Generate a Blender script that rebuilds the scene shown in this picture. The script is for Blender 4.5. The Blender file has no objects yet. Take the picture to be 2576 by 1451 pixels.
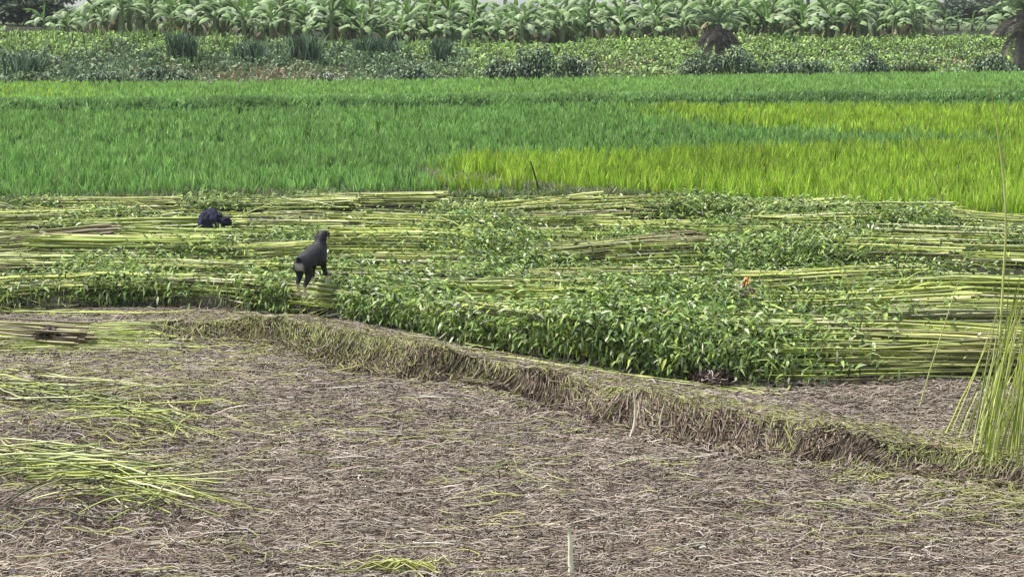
import bpy, math
import numpy as np
from mathutils import noise as mnoise, Vector
R_ = np.random.default_rng(11)
C = bpy.context.scene.collection
HC, F, HZ = 3.9, 1911.0, 4.5              # camera height, focal length in px (1024 wide), horizon row
TH = math.atan((288 - HZ) / F)
CT, ST = math.cos(TH), math.sin(TH)
K = 1024 / 2576.0

# ------------------------------------------------------------------ camera maths (used to lay out the place)
def unproj(px, py, z=0.0):
    px = np.asarray(px, float); py = np.asarray(py, float)
    dx = px - 512; b = -(py - 288)
    dy = CT * F + b * ST; dz = -ST * F + b * CT
    t = (z - HC) / np.minimum(dz, -1.0)
    return dx * t, dy * t
def proj(x, y, z):
    dep = y * CT + (HC - z) * ST
    up = y * ST - (HC - z) * CT
    return 512 + F * x / dep, 288 - F * up / dep
def big(px, py, z=0.0):                    # from 2576-wide picture coordinates
    return unproj(np.asarray(px, float) * K, np.asarray(py, float) * K, z)

def curve_u(pts, z):
    p = np.array(pts, float); x, y = big(p[:, 0], p[:, 1], z)
    return x / y, y
sm = lambda t: (lambda c: c * c * (3 - 2 * c))(np.clip(t, 0, 1))

# smooth value noise (vectorised)
def vnoise(x, y, s=1.0, seed=0):
    x = np.asarray(x, float) * s + seed * 17.3; y = np.asarray(y, float) * s - seed * 9.1
    xi = np.floor(x); yi = np.floor(y); fx = x - xi; fy = y - yi
    fx = fx * fx * (3 - 2 * fx); fy = fy * fy * (3 - 2 * fy)
    def h(a, b):
        v = np.sin(a * 127.1 + b * 311.7 + seed * 74.7) * 43758.5453
        return v - np.floor(v)
    return (h(xi, yi) * (1 - fx) + h(xi + 1, yi) * fx) * (1 - fy) + (h(xi, yi + 1) * (1 - fx) + h(xi + 1, yi + 1) * fx) * fy
def fbm(x, y, s=1.0, seed=0):
    return (vnoise(x, y, s, seed) + .5 * vnoise(x, y, s * 2.1, seed + 1) + .25 * vnoise(x, y, s * 4.3, seed + 2)) / 1.75

# ------------------------------------------------------------------ terrain
FOOT = curve_u([(-700, 905), (0, 895), (300, 880), (440, 855), (640, 872), (900, 928), (1150, 975), (1350, 1022), (1500, 1070), (1900, 1152), (2300, 1208), (2576, 1250), (3300, 1310)], 0.0)
CREST = curve_u([(-700, 806), (0, 806), (300, 798), (400, 792), (640, 820), (900, 856), (1100, 904), (1280, 948), (1600, 1000), (1900, 1070), (2300, 1148), (2576, 1200), (3300, 1270)], 0.22)
HEDGE = curve_u([(-700, 800), (0, 795), (300, 772), (450, 778), (700, 803), (1000, 834), (1150, 877), (1400, 920), (1700, 962), (2000, 970), (2576, 962), (3300, 960)], 0.14)
EDGE = curve_u([(-700, 530), (0, 512), (440, 496), (700, 492), (1100, 491), (1250, 499), (1560, 496), (1900, 524), (2300, 550), (2576, 566), (3300, 600)], 0.1)
MID = curve_u([(-700, 272), (0, 266), (500, 263), (1000, 256), (1600, 250), (2200, 246), (2576, 244), (3300, 240)], 0.35)
TOE = curve_u([(-900, 220), (0, 217), (500, 214), (1000, 209), (1600, 201), (2200, 191), (2576, 187), (3400, 180)], 0.1)
cu = lambda c, u: np.interp(u, c[0], c[1])
BT_U = curve_u([(-900, 60), (0, 62), (300, 68), (640, 78), (1000, 97), (1400, 92), (1600, 76), (2576, 72), (3400, 72)], 0)[0]
BT_Z = np.array([2.3, 2.3, 2.15, 1.95, 1.6, 1.62, 1.88, 1.85, 1.8])

# heaps of jute: (px, py, rx, ry, height) in 2576 px
HEAPS = [(1040, 640, 1.7, 1.2, .34), (1620, 530, 1.8, 1.4, .30), (1760, 660, 1.5, 1.3, .38), (2180, 560, 2.3, 1.6, .34), (2170, 680, 1.7, .9, .34),
         (620, 760, 1.6, .7, .24), (930, 775, 1.3, .6, .30), (1330, 845, 1.1, .6, .34), (1620, 880, 1.6, .7, .46), (1880, 880, 1.2, .6, .42),
         (2250, 900, 2.2, .5, .30), (1500, 760, 2.3, .8, .26), (140, 755, 1.5, .6, .22), (2420, 770, 1.5, .9, .26), (2350, 720, 1.8, .8, .2),
         (500, 620, 3.0, 2.5, .16), (300, 560, 4, 2.5, .15), (150, 1030, 1.0, .5, .16), (150, 1230, .95, .5, .2)]
HP = []
for a in HEAPS:
    x, y = big(a[0], a[1], 0.25); HP.append((float(x), float(y)) + a[2:])
def heap(x, y, back=0.0, soft=.12):
    o = np.zeros_like(x)
    cut = sm((y - cu(HEDGE, x / np.maximum(y, 3)) - back) / soft)
    for i, (hx, hy, rx, ry, h) in enumerate(HP):
        g = h * np.exp(-((x - hx) / rx) ** 2 - ((y - hy) / ry) ** 2)
        o = np.maximum(o, g if i > 16 else g * cut)
    return o
def base_z(x, y):
    x = np.asarray(x, float); y = np.asarray(y, float)
    yy = np.maximum(y, 3.0); u = x / yy
    yf, yc, ye, ym, yt = (cu(c, u) for c in (FOOT, CREST, EDGE, MID, TOE))
    px = 512 + F * u / CT * .98
    bh = .12 + .10 * sm((px / K - 320) / 420)
    w = (vnoise(x, y, 1.3, 5) - .5) * .35
    t = (y + w - yf) / np.maximum(yc - yf, .2)
    z = bh * sm(t)
    z = z + .07 * np.exp(-((y - yc) / .45) ** 2) * sm((px / K - 350) / 400) * (vnoise(x, y, .8, 9) + .3)
    z = z - (bh - .1) * sm((y - yc - .5) / 1.5)
    z = np.where(y > ye - .5, z + (0.0 - z) * sm((y - ye + .5) / .8), z)
    z = z + .36 * np.exp(-((y - ym) / .8) ** 4)
    bt = np.interp(u, BT_U, BT_Z)
    bump = (fbm(x, y, .35, 3) - .5)
    v = y - yt
    z = z + np.where(v > -1, (bt * sm(v / 14.0) + .55 * bump * sm(v / 3) * (1 - sm((v - 15) / 4))), 0)
    # the near plot's own unevenness
    z = z + (fbm(x, y, .9, 7) - .5) * .10 * (y < ye)
    return z
def surf(x, y):
    x = np.asarray(x, float); y = np.asarray(y, float)
    return base_z(x, y) + heap(x, y)
def on(px, py, lift=0.0, f=surf):          # picture point (2576) -> world point lying on the surface
    z = np.full(np.shape(px), .2)
    for _ in range(12):
        x, y = big(px, py, z)
        z = z * .4 + .6 * (f(x, y) + lift)
    return x, y, z

def hit(px, py, lift=0.0, f=surf):         # same, by marching along the line of sight
    ys = np.concatenate([np.arange(10, 50, .02), np.arange(50, 150, .05)])
    px, py = px * K, py * K; dx = px - 512; b = -(py - 288); dy = CT * F + b * ST; dz = -ST * F + b * CT
    t = ys / dy; X, Z = dx * t, HC + dz * t; i = np.argmax(Z < f(X, ys) + lift)
    if i == 0: i = len(ys) - 1
    return float(X[i]), float(ys[i]), float(Z[i])

# ------------------------------------------------------------------ mesh helpers
def mesh_from(name, V, Q, col=None, smooth=True):
    me = bpy.data.meshes.new(name)
    V = np.ascontiguousarray(V, np.float32).reshape(-1, 3); Q = np.ascontiguousarray(Q, np.int32)
    me.vertices.add(len(V)); me.vertices.foreach_set('co', V.ravel())
    me.loops.add(Q.size); me.loops.foreach_set('vertex_index', Q.ravel())
    me.polygons.add(len(Q)); me.polygons.foreach_set('loop_start', np.arange(len(Q), dtype=np.int32) * Q.shape[1])
    try: me.polygons.foreach_set('loop_total', np.full(len(Q), Q.shape[1], np.int32))
    except Exception: pass
    me.polygons.foreach_set('use_smooth', np.full(len(Q), smooth))
    if col is not None:
        a = me.color_attributes.new('col', 'FLOAT_COLOR', 'POINT')
        c = np.ones((len(V), 4), np.float32); c[:, :3] = col; a.data.foreach_set('color', c.ravel())
    me.update(calc_edges=True)
    return me
class MB:
    def __init__(s): s.V = []; s.Q = []; s.C = []; s.n = 0
    def add(s, V, Q, col):
        V = V.reshape(-1, 3); s.V.append(V); s.Q.append(Q.reshape(-1, 4) + s.n)
        s.C.append(np.broadcast_to(col, V.shape) if np.ndim(col) == 1 else col.reshape(-1, 3)); s.n += len(V)
        return s
    def ribbon(s, P, W, S, col, fold=0.0):
        """P (n,k,3) centre lines, W (n,k) or (k,) half widths, S (n,3) side vectors, col (n,3)"""
        n, k, _ = P.shape
        W = np.broadcast_to(W, (n, k)); o = S[:, None, :] * W[..., None]
        if fold == 0:
            V = np.stack([P - o, P + o], 2).reshape(n, k * 2, 3); m = 2
        else:
            d = np.zeros_like(P); d[..., 2] = fold * W
            V = np.stack([P - o + d, P, P + o + d], 2).reshape(n, k * 3, 3); m = 3
        q = []
        for i in range(k - 1):
            for j in range(m - 1):
                a = i * m + j; q.append([a, a + 1, a + m + 1, a + m])
        q = np.array(q)[None] + (np.arange(n) * k * m)[:, None, None]
        return s.add(V, q, np.repeat(col, k * m, 0))
    def tube(s, P, Rr, col, sides=3, col2=None):
        n, k, _ = P.shape; Rr = np.broadcast_to(Rr, (n, k))
        T = np.gradient(P, axis=1); T /= np.linalg.norm(T, axis=2, keepdims=True) + 1e-9
        up = np.zeros_like(T); up[..., 2] = 1; up = np.where(np.abs(T[..., 2:3]) > .9, np.array([1., 0, 0]), up)
        A = np.cross(T, up); A /= np.linalg.norm(A, axis=2, keepdims=True) + 1e-9; B = np.cross(T, A)
        V = []
        for j in range(sides):
            a = 2 * math.pi * j / sides
            V.append(P + (A * math.cos(a) + B * math.sin(a)) * Rr[..., None])
        V = np.stack(V, 2)
        q = []
        for i in range(k - 1):
            for j in range(sides):
                a = i * sides + j; b = i * sides + (j + 1) % sides
                q.append([a, b, b + sides, a + sides])
        if sides == 4: q.append([3 + (k - 1) * 4, 2 + (k - 1) * 4, 1 + (k - 1) * 4, (k - 1) * 4]); q.append([0, 1, 2, 3])
        q = np.array(q)[None] + (np.arange(n) * k * sides)[:, None, None]
        if col2 is None: cc = np.repeat(col, k * sides, 0)
        else:
            t = np.linspace(0, 1, k)[None, :, None, None]
            cc = (col[:, None, None, :] * (1 - t) + col2[:, None, None, :] * t) * np.ones((1, 1, sides, 1))
        return s.add(V.reshape(-1, 3), q, cc.reshape(-1, 3))
    def obj(s, name, m, parent=None, origin=None, smooth=True):
        V = np.concatenate(s.V); 
        if origin is not None: V = V - np.array(origin)
        me = mesh_from(name, V, np.concatenate(s.Q), np.concatenate(s.C), smooth)
        me.materials.append(m)
        o = bpy.data.objects.new(name, me); C.objects.link(o)
        if parent is not None: o.parent = parent
        elif origin is not None: o.location = origin
        return o
def empty(name, loc, rz=0.0):
    o = bpy.data.objects.new(name, None); o.empty_display_size = .2; C.objects.link(o)
    o.location = [float(v) for v in loc]; o.rotation_euler = (0, 0, rz); return o
def tag(o, label=None, cat=None, group=None, kind=None):
    for k, v in (('label', label), ('category', cat), ('group', group), ('kind', kind)):
        if v: o[k] = v
    return o
def dup(root, loc, rz, sc=1.0):
    r = root.copy(); C.objects.link(r); r.location = loc; r.rotation_euler = (0, 0, rz); r.scale = (sc,) * 3
    for ch in list(root.children):
        c = ch.copy(); C.objects.link(c); c.parent = r
    return r
def U(a, b, n=None): return R_.uniform(a, b, n)
def N(s, n): return R_.normal(0, s, n)
def pick(cols, n, jit=.12, p=None):
    c = np.array(cols, float)[R_.choice(len(cols), n, p=p)]
    return np.clip(c * (1 + N(jit, (n, 1))) * (1 + N(jit * .13, (n, 3))), .004, .9)

# ------------------------------------------------------------------ materials
def mat(name, rough=.7, trans=0.0, spec=.3, nscale=6.0, namp=.25, bump=0.0, color=None):
    m = bpy.data.materials.new(name); m.use_nodes = True; nt = m.node_tree; nt.nodes.clear(); L = nt.links.new
    out = nt.nodes.new('ShaderNodeOutputMaterial'); p = nt.nodes.new('ShaderNodeBsdfPrincipled')
    p.inputs['Roughness'].default_value = rough; p.inputs['Specular IOR Level'].default_value = spec
    tc = nt.nodes.new('ShaderNodeTexCoord'); nz = nt.nodes.new('ShaderNodeTexNoise')
    nz.inputs['Scale'].default_value = nscale; nz.inputs['Detail'].default_value = 3
    L(tc.outputs['Object'], nz.inputs['Vector'])
    mr = nt.nodes.new('ShaderNodeMapRange'); mr.inputs['From Min'].default_value = .3; mr.inputs['From Max'].default_value = .7
    mr.inputs['To Min'].default_value = 1 - namp; mr.inputs['To Max'].default_value = 1 + namp
    L(nz.outputs['Fac'], mr.inputs['Value'])
    mx = nt.nodes.new('ShaderNodeMix'); mx.data_type = 'RGBA'; mx.blend_type = 'MULTIPLY'; mx.inputs['Factor'].default_value = 1
    if color is None:
        at = nt.nodes.new('ShaderNodeAttribute'); at.attribute_name = 'col'; L(at.outputs['Color'], mx.inputs['A'])
    else: mx.inputs['A'].default_value = (*color, 1)
    L(mr.outputs['Result'], mx.inputs['B']); L(mx.outputs['Result'], p.inputs['Base Color'])
    if bump:
        b = nt.nodes.new('ShaderNodeBump'); b.inputs['Strength'].default_value = bump; b.inputs['Distance'].default_value = .05
        n2 = nt.nodes.new('ShaderNodeTexNoise'); n2.inputs['Scale'].default_value = 30; n2.inputs['Detail'].default_value = 5
        L(tc.outputs['Object'], n2.inputs['Vector']); L(n2.outputs['Fac'], b.inputs['Height']); L(b.outputs['Normal'], p.inputs['Normal'])
    if trans:
        t = nt.nodes.new('ShaderNodeBsdfTranslucent'); L(mx.outputs['Result'], t.inputs['Color'])
        ms = nt.nodes.new('ShaderNodeMixShader'); ms.inputs['Fac'].default_value = trans
        L(p.outputs['BSDF'], ms.inputs[1]); L(t.outputs['BSDF'], ms.inputs[2]); L(ms.outputs['Shader'], out.inputs['Surface'])
    else: L(p.outputs['BSDF'], out.inputs['Surface'])
    return m
M = dict(ground=mat('soil', .95, spec=.1, nscale=1.7, namp=.35, bump=.6), straw=mat('straw', .8, spec=.15, nscale=3, namp=.22),
         stalk=mat('jute_stalk', .5, spec=.4, nscale=4, namp=.15), leaf=mat('jute_leaf', .62, .14, .3, 5, .2),
         rice=mat('rice_blade', .6, .3, .2, .5, .14), veg=mat('bank_leaf', .6, .2, .3, .6, .25), banana=mat('banana_leaf', .55, .25, .3, 2, .22),
         bark=mat('bark', .9, spec=.1, nscale=9, namp=.35, bump=.5), cloth=mat('navy_cloth', .85, spec=.15, nscale=9, namp=.2),
         coat=mat('goat_coat', .6, spec=.3, nscale=30, namp=.25, bump=.25), plastic=mat('plastic_film', .35, .25, .5, 12, .15), horn=mat('horn', .5, color=(.08, .07, .06)))

# ------------------------------------------------------------------ ground sheet
def ground():
    ys = np.concatenate([np.linspace(-6, 11, 20), np.arange(11.3, 30, .11), np.arange(30, 46, .3), np.arange(46.5, 135, .7), np.geomspace(136, 2500, 26)])
    t = np.linspace(-1, 1, 361); t = np.sign(t) * (.35 * np.abs(t) + .65 * np.abs(t) ** 3)
    X = t[None, :] * (14 + np.maximum(ys, 0)[:, None] * .9); Y = np.repeat(ys[:, None], len(t), 1)
    Z = base_z(X, Y) + .72 * heap(X, Y, .42, .3)
    u = X / np.maximum(Y, 3)
    ye, yt, yf, yc = cu(EDGE, u), cu(TOE, u), cu(FOOT, u), cu(CREST, u)
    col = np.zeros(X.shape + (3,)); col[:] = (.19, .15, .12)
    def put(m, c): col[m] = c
    put(Y > yf, (.10, .078, .055)); put(Y > yc + .1, (.10, .085, .055)); put(Y > cu(HEDGE, u) + .1, (.032, .034, .018)); put(Y > ye - .2, (.05, .085, .03)); put(Y > yt - .5, (.06, .075, .035))  # near-black ground under the jute paints in the shaded gaps between bundles
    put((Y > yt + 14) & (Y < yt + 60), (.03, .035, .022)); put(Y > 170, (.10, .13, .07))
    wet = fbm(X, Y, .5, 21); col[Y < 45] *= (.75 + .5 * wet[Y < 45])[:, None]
    n, k = X.shape; i = np.arange(n * k).reshape(n, k)
    Q = np.stack([i[:-1, :-1], i[:-1, 1:], i[1:, 1:], i[1:, :-1]], -1).reshape(-1, 4)
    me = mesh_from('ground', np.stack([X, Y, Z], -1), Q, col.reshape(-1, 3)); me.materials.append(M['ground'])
    o = bpy.data.objects.new('ground', me); C.objects.link(o); tag(o, kind='structure')
ground()

def scatter(x, y, keep=None):
    return (x, y) if keep is None else (x[keep], y[keep])
def sample_trap(n, y0, y1, half=.31, margin=1.5):
    """uniform over the ground inside the view wedge between y0 and y1"""
    yy = np.sqrt(U(0, 1, n) * (y1 ** 2 - y0 ** 2) + y0 ** 2)
    return U(-1, 1, n) * (half * yy + margin), yy

# ------------------------------------------------------------------ rice
def rice():
    mb = MB()
    def yellow(px, py):                     # patches of yellower rice (varieties), 0..1
        X, Y = px / K, py / K
        nz = (fbm(X * .02, Y * .07, 1.0, 4) - .5) * 40
        a = sm((X - 1030 + nz) / 170) * sm((Y - (398 - (X - 1100) * .03) + nz * .5) / 17)
        b = sm((X - 1480 - (Y - 285) * 4 + nz * 2) / 260) * sm((Y - 270 + nz * .25) / 10) * (1 - sm((Y - (322 + (X - 2000) * .045) + nz * .7) / 14))
        c = sm((300 - X + nz) / 120) * (1 - sm((Y - 262) / 6))*.3
        return np.clip(np.maximum(np.maximum(a, b), c), 0, 1)
    for y0, y1, dens, nb, w in ((34, 50, 18, 6, .0155), (50, 68, 13, 6, .020), (68, 122, 11, 6, .024)):
        area = .31 * (y1 ** 2 - y0 ** 2) + 3 * (y1 - y0)
        x, y = sample_trap(int(area * dens), y0, y1)
        # rows, loosely
        u = x / y; ye, ym, yt = cu(EDGE, u), cu(MID, u), cu(TOE, u)
        wpx, wpy = proj(x, y, 0.15); BX, BY = wpx / K, wpy / K
        gap = (BX > 1040) & (BX < 1560) & (BY > 428 + (BX - 1050) * .13) & (BY < 452 + (BX - 1050) * .11)
        keep = (y > ye + .15 + .5 * fbm(x, y, 1.5, 2)) & (y < yt - .3) & (np.abs(y - ym) > 1.25) & ~(gap & (R_.random(len(x)) < .85))
        x, y, BX, BY = x[keep], y[keep], BX[keep], BY[keep]
        z = base_z(x, y); yel = yellow(BX * K, BY * K); n = len(x)
        hh = (.36 + .12 * fbm(x, y, .6, 8)) * (.9 + .25 * yel)
        X = np.repeat(x, nb); Y = np.repeat(y, nb); Z = np.repeat(z, nb); Y_ = np.repeat(yel, nb); Hh = np.repeat(hh, nb) * U(.65, 1.2, n * nb)
        az = U(0, 2 * math.pi, n * nb); lean = U(.03, .34, n * nb)
        P = np.zeros((n * nb, 3, 3))
        for i, t in enumerate((0, .6, 1)):
            P[:, i, 0] = X + np.cos(az) * lean * Hh * t * t + N(.02, n * nb) * (i > 0); P[:, i, 1] = Y + np.sin(az) * lean * Hh * t * t
            P[:, i, 2] = Z + Hh * t * (1 - .25 * lean * t)
        S = np.stack([np.cos(az + 1.57 + N(.5, n * nb)), np.sin(az + 1.57), np.zeros(n * nb)], 1)
        side = N(.7, n * nb); S = np.stack([np.cos(side), np.sin(side), np.zeros_like(side)], 1)
        W = np.array([.9, 1.0, .12])[None] * w * U(.7, 1.3, n * nb)[:, None]
        tb = np.repeat(U(.68, 1.28, n), nb)[:, None]; g = pick([(.235, .44, .105), (.30, .50, .135), (.165, .355, .075), (.36, .55, .19)], n * nb, .15) * tb
        yl = pick([(.385, .58, .055), (.46, .64, .08), (.275, .45, .045), (.49, .60, .10)], n * nb, .15) * tb
        sel = (R_.random(n * nb) < Y_)[:, None]; cc = np.where(sel, yl * .6 + .4 * yl, g)
        patch = (.86 + .3 * fbm(X, Y, .22, 6))[:, None]
        far = np.repeat(((y > cu(MID, x / y)).astype(float)), nb)[:, None]
        cc = cc * patch * (1 + .18 * far) + far * np.array([.03, .02, .0])
        mb.ribbon(P, W, S, cc)
    o = mb.obj('rice_plants', M['rice']); tag(o, 'young green and yellow rice filling the flooded field behind the jute', 'rice', kind='stuff')
rice()

def tufts(mb, x, y, z, nb, h, w, cols, lean=(.1, .6), jit=.12, p=None, hang=0.0):
    n = len(x); X, Y, Z = (np.repeat(a, nb) for a in (x, y, z)); m = n * nb
    Hh = np.repeat(np.broadcast_to(h, (n,)), nb) * U(.5, 1.25, m); az = U(0, 2 * math.pi, m); ln = U(*lean, m)
    P = np.zeros((m, 4, 3))
    for i, t in enumerate((0, .4, .75, 1)):
        P[:, i, 0] = X + np.cos(az) * ln * Hh * t ** 1.6; P[:, i, 1] = Y + np.sin(az) * ln * Hh * t ** 1.6
        P[:, i, 2] = Z + Hh * (t - hang * t ** 2.5 - .3 * ln * t * t)
    a2 = N(.8, m); S = np.stack([np.cos(a2), np.sin(a2), np.zeros(m)], 1)
    W = np.array([.7, 1, .8, .1])[None] * w * U(.6, 1.3, m)[:, None]
    mb.ribbon(P, W, S, pick(cols, m, jit, p)); return mb

# weeds on the mid bund, on the near rice edge and on the gap in the rice
def field_weeds():
    mb = MB(); n = 9000
    u = U(-.33, .33, n); y = cu(MID, u) + N(.55, n); x = u * y; z = base_z(x, y)
    tufts(mb, x, y, z - .05, 5, .34, .03, [(.27, .46, .15), (.34, .52, .2), (.2, .36, .1)], (.1, .6))
    n = 2200; u = U(-.33, .33, n); y = cu(MID, u) - 1.25 + N(.18, n); x = u * y
    k = R_.random(n) < sm((fbm(x, y, .25, 12) - .38) * 6); x, y = x[k], y[k]
    tufts(mb, x, y, base_z(x, y), 5, .36, .035, [(.06, .13, .04), (.09, .18, .05)], (.1, .8))  # dark tufts paint in the shaded near side of the bund
    n = 1800; u = U(-.33, .33, n); y = cu(MID, u) + 1.5 + N(.3, n); x = u * y; k = (R_.random(n) < sm((fbm(x, y, .2, 14) - .3) * 5)) & (u > -.2)
    tufts(mb, x[k], y[k], base_z(x[k], y[k]) + .1, 5, .36, .035, [(.05, .10, .035), (.07, .14, .05)], (.1, .7))  # dark tufts again, colouring in the shade at the far rice's foot
    o = mb.obj('bund_grass', M['veg']); tag(o, 'low grass along the narrow bund between the rice fields', 'grass', kind='stuff')
    mb = MB()
    n = 4200; u = U(-.33, .33, n); y = cu(EDGE, u) + .25 + N(.35, n); x = u * y
    wt = np.where(u > .02, 1.0, .35); k = R_.random(n) < wt; x, y = x[k], y[k]
    tufts(mb, x, y, base_z(x, y), 6, U(.12, .3, len(x)), .011, [(.13, .2, .06), (.2, .24, .1), (.24, .22, .12), (.1, .16, .05)], (.3, 1.1))
    n = 1500; BX = U(1050, 1540, n); BY = 440 + (BX - 1050) * .12 + N(6, n); x, y = big(BX, BY, .1)
    tufts(mb, x, y, base_z(x, y), 6, U(.12, .32, n), .012, [(.26, .27, .13), (.22, .25, .11), (.14, .24, .07), (.32, .33, .2)], (.3, 1.2))
    n = 900; BX = U(1180, 1560, n); BY = U(470, 500, n); x, y = big(BX, BY, .1)
    tufts(mb, x, y, base_z(x, y), 6, U(.12, .28, n), .014, [(.15, .24, .08), (.2, .26, .12), (.1, .18, .05)], (.3, 1.2))
    o = mb.obj('edge_weeds', M['veg']); tag(o, 'short pale weeds and dry grass along the near edge of the rice', 'weeds', kind='stuff')
field_weeds()

# ------------------------------------------------------------------ straw litter on the near plot
def lying(mb, x, y, L, r, cols, nseg=4, curl=.25, ang=None, lift=.012, tilt=.06, jit=.15, p=None, f=surf, thick_j=.35, sides=3, tone=None):
    n = len(x); L = np.broadcast_to(L, (n,)) * U(.5, 1.4, n)
    a = U(0, math.pi, n) if ang is None else ang
    k = nseg + 1; P = np.zeros((n, k, 3)); t = np.linspace(-.5, .5, k)
    cv = N(curl, n); c2 = N(curl * .6, n)
    for i, tt in enumerate(t):
        aa = a + cv * tt * 2 + c2 * np.sin(tt * 7)
        P[:, i, 0] = x + np.cos(aa) * L * tt; P[:, i, 1] = y + np.sin(aa) * L * tt
    tl = N(tilt, n)
    P[..., 2] = f(P[..., 0], P[..., 1]) + (U(0, 1, n) * lift)[:, None] + (np.abs(tl)[:, None] * (t[None] * np.sign(tl)[:, None] + .5) * L[:, None]) + np.abs(N(min(lift * .3, .006), (n, k))) + (np.abs(N(lift * .2, n))[:, None] * np.cos(t * 3)[None])
    rr = r * U(1 - thick_j, 1 + thick_j, n)[:, None] * np.array([.8] + [1] * (k - 2) + [.6])[None]
    c = pick(cols, n, jit, p); mb.tube(P, rr, c if tone is None else c * tone[:, None], sides); return mb
STRAW = [(.34, .29, .235), (.27, .225, .18), (.41, .36, .30), (.15, .12, .10), (.50, .46, .40), (.31, .285, .19)]
def near_plot():
    mb = MB(); n = 215000
    x, y = sample_trap(n, 11.2, 29, .30, 2.2); u = x / y; k = ((y < cu(FOOT, u) + .35) & (R_.random(n) < .45 + .9 * fbm(x, y, 2.6, 92))) | ((y > cu(CREST, u) - .05) & (y < cu(HEDGE, u) + .3))
    x, y = x[k], y[k]; n = len(x)
    a = N(.55, n)                                                   # lies mostly across the view
    a = np.where(R_.random(n) < .42, U(0, math.pi, n), a)
    lying(mb, x, y, .13, .0052, STRAW, 4, .5, a, .04, .12, .2, [.33, .28, .12, .19, .02, .06], tone=.72 + .5 * fbm(x, y, 1.4, 91))
    n = 2400; x, y = sample_trap(n, 11.2, 26, .30, .8); k = y < cu(FOOT, x / y); x, y = x[k], y[k]
    lying(mb, x, y, .38, .0055, STRAW, 5, .25, N(.35, len(x)), .05, .05, .15, [.25, .1, .35, .05, .15, .1])
    # small upright bits of stubble
    n = 9000; x, y = sample_trap(n, 11.2, 28, .30, 2.2); k = y < cu(FOOT, x / y); x, y = x[k], y[k]; z = surf(x, y)
    P = np.zeros((len(x), 3, 3))
    dx, dy = N(.03, len(x)), N(.03, len(x)); h = U(.03, .1, len(x))
    for i, t in enumerate((0, .5, 1)): P[:, i] = np.stack([x + dx * t, y + dy * t, z + h * t], 1)
    mb.tube(P, np.full((len(x), 3), .006), pick(STRAW, len(x), .2))
    o = mb.obj('straw_litter', M['straw']); tag(o, 'matted grey brown dry straw and root bits covering the near plot', 'straw', kind='stuff')
    # clods and pebbles of dry soil
    # greenish tinted straw, in drifts
    mb = MB(); n = 15000; x, y = sample_trap(n, 11.2, 28, .30, .8)
    px, py = proj(x, y, 0); BX, BY = px / K, py / K
    d = np.exp(-((BX - 330) / 330) ** 2 - ((BY - 1040) / 130) ** 2) + .8 * np.exp(-((BX - 250) / 300) ** 2 - ((BY - 1230) / 110) ** 2) + \
        1.1 * np.exp(-((BX - 350) / 480) ** 2 - ((BY - 865) / 35) ** 2) + .5 * np.exp(-((BX - 950) / 400) ** 2 - ((BY - 920) / 30) ** 2) + \
        .3 * np.exp(-((BX - 2350) / 300) ** 2 - ((BY - 1290) / 60) ** 2) + .06 + .45 * sm((fbm(x, y, .7, 31) - .55) * 5)
    k = (R_.random(n) < d) & (y < cu(FOOT, x / y) + .3); x, y = x[k], y[k]
    lying(mb, x, y, .32, .005, [(.36, .37, .13), (.3, .3, .15), (.42, .42, .2), (.22, .24, .09)], 5, .3, N(.5, len(x)), .06, .07, .15)
    o = mb.obj('green_straw', M['straw']); tag(o, 'half dried yellow green straw bits drifted over the near plot', 'straw', kind='stuff')
near_plot()

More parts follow.
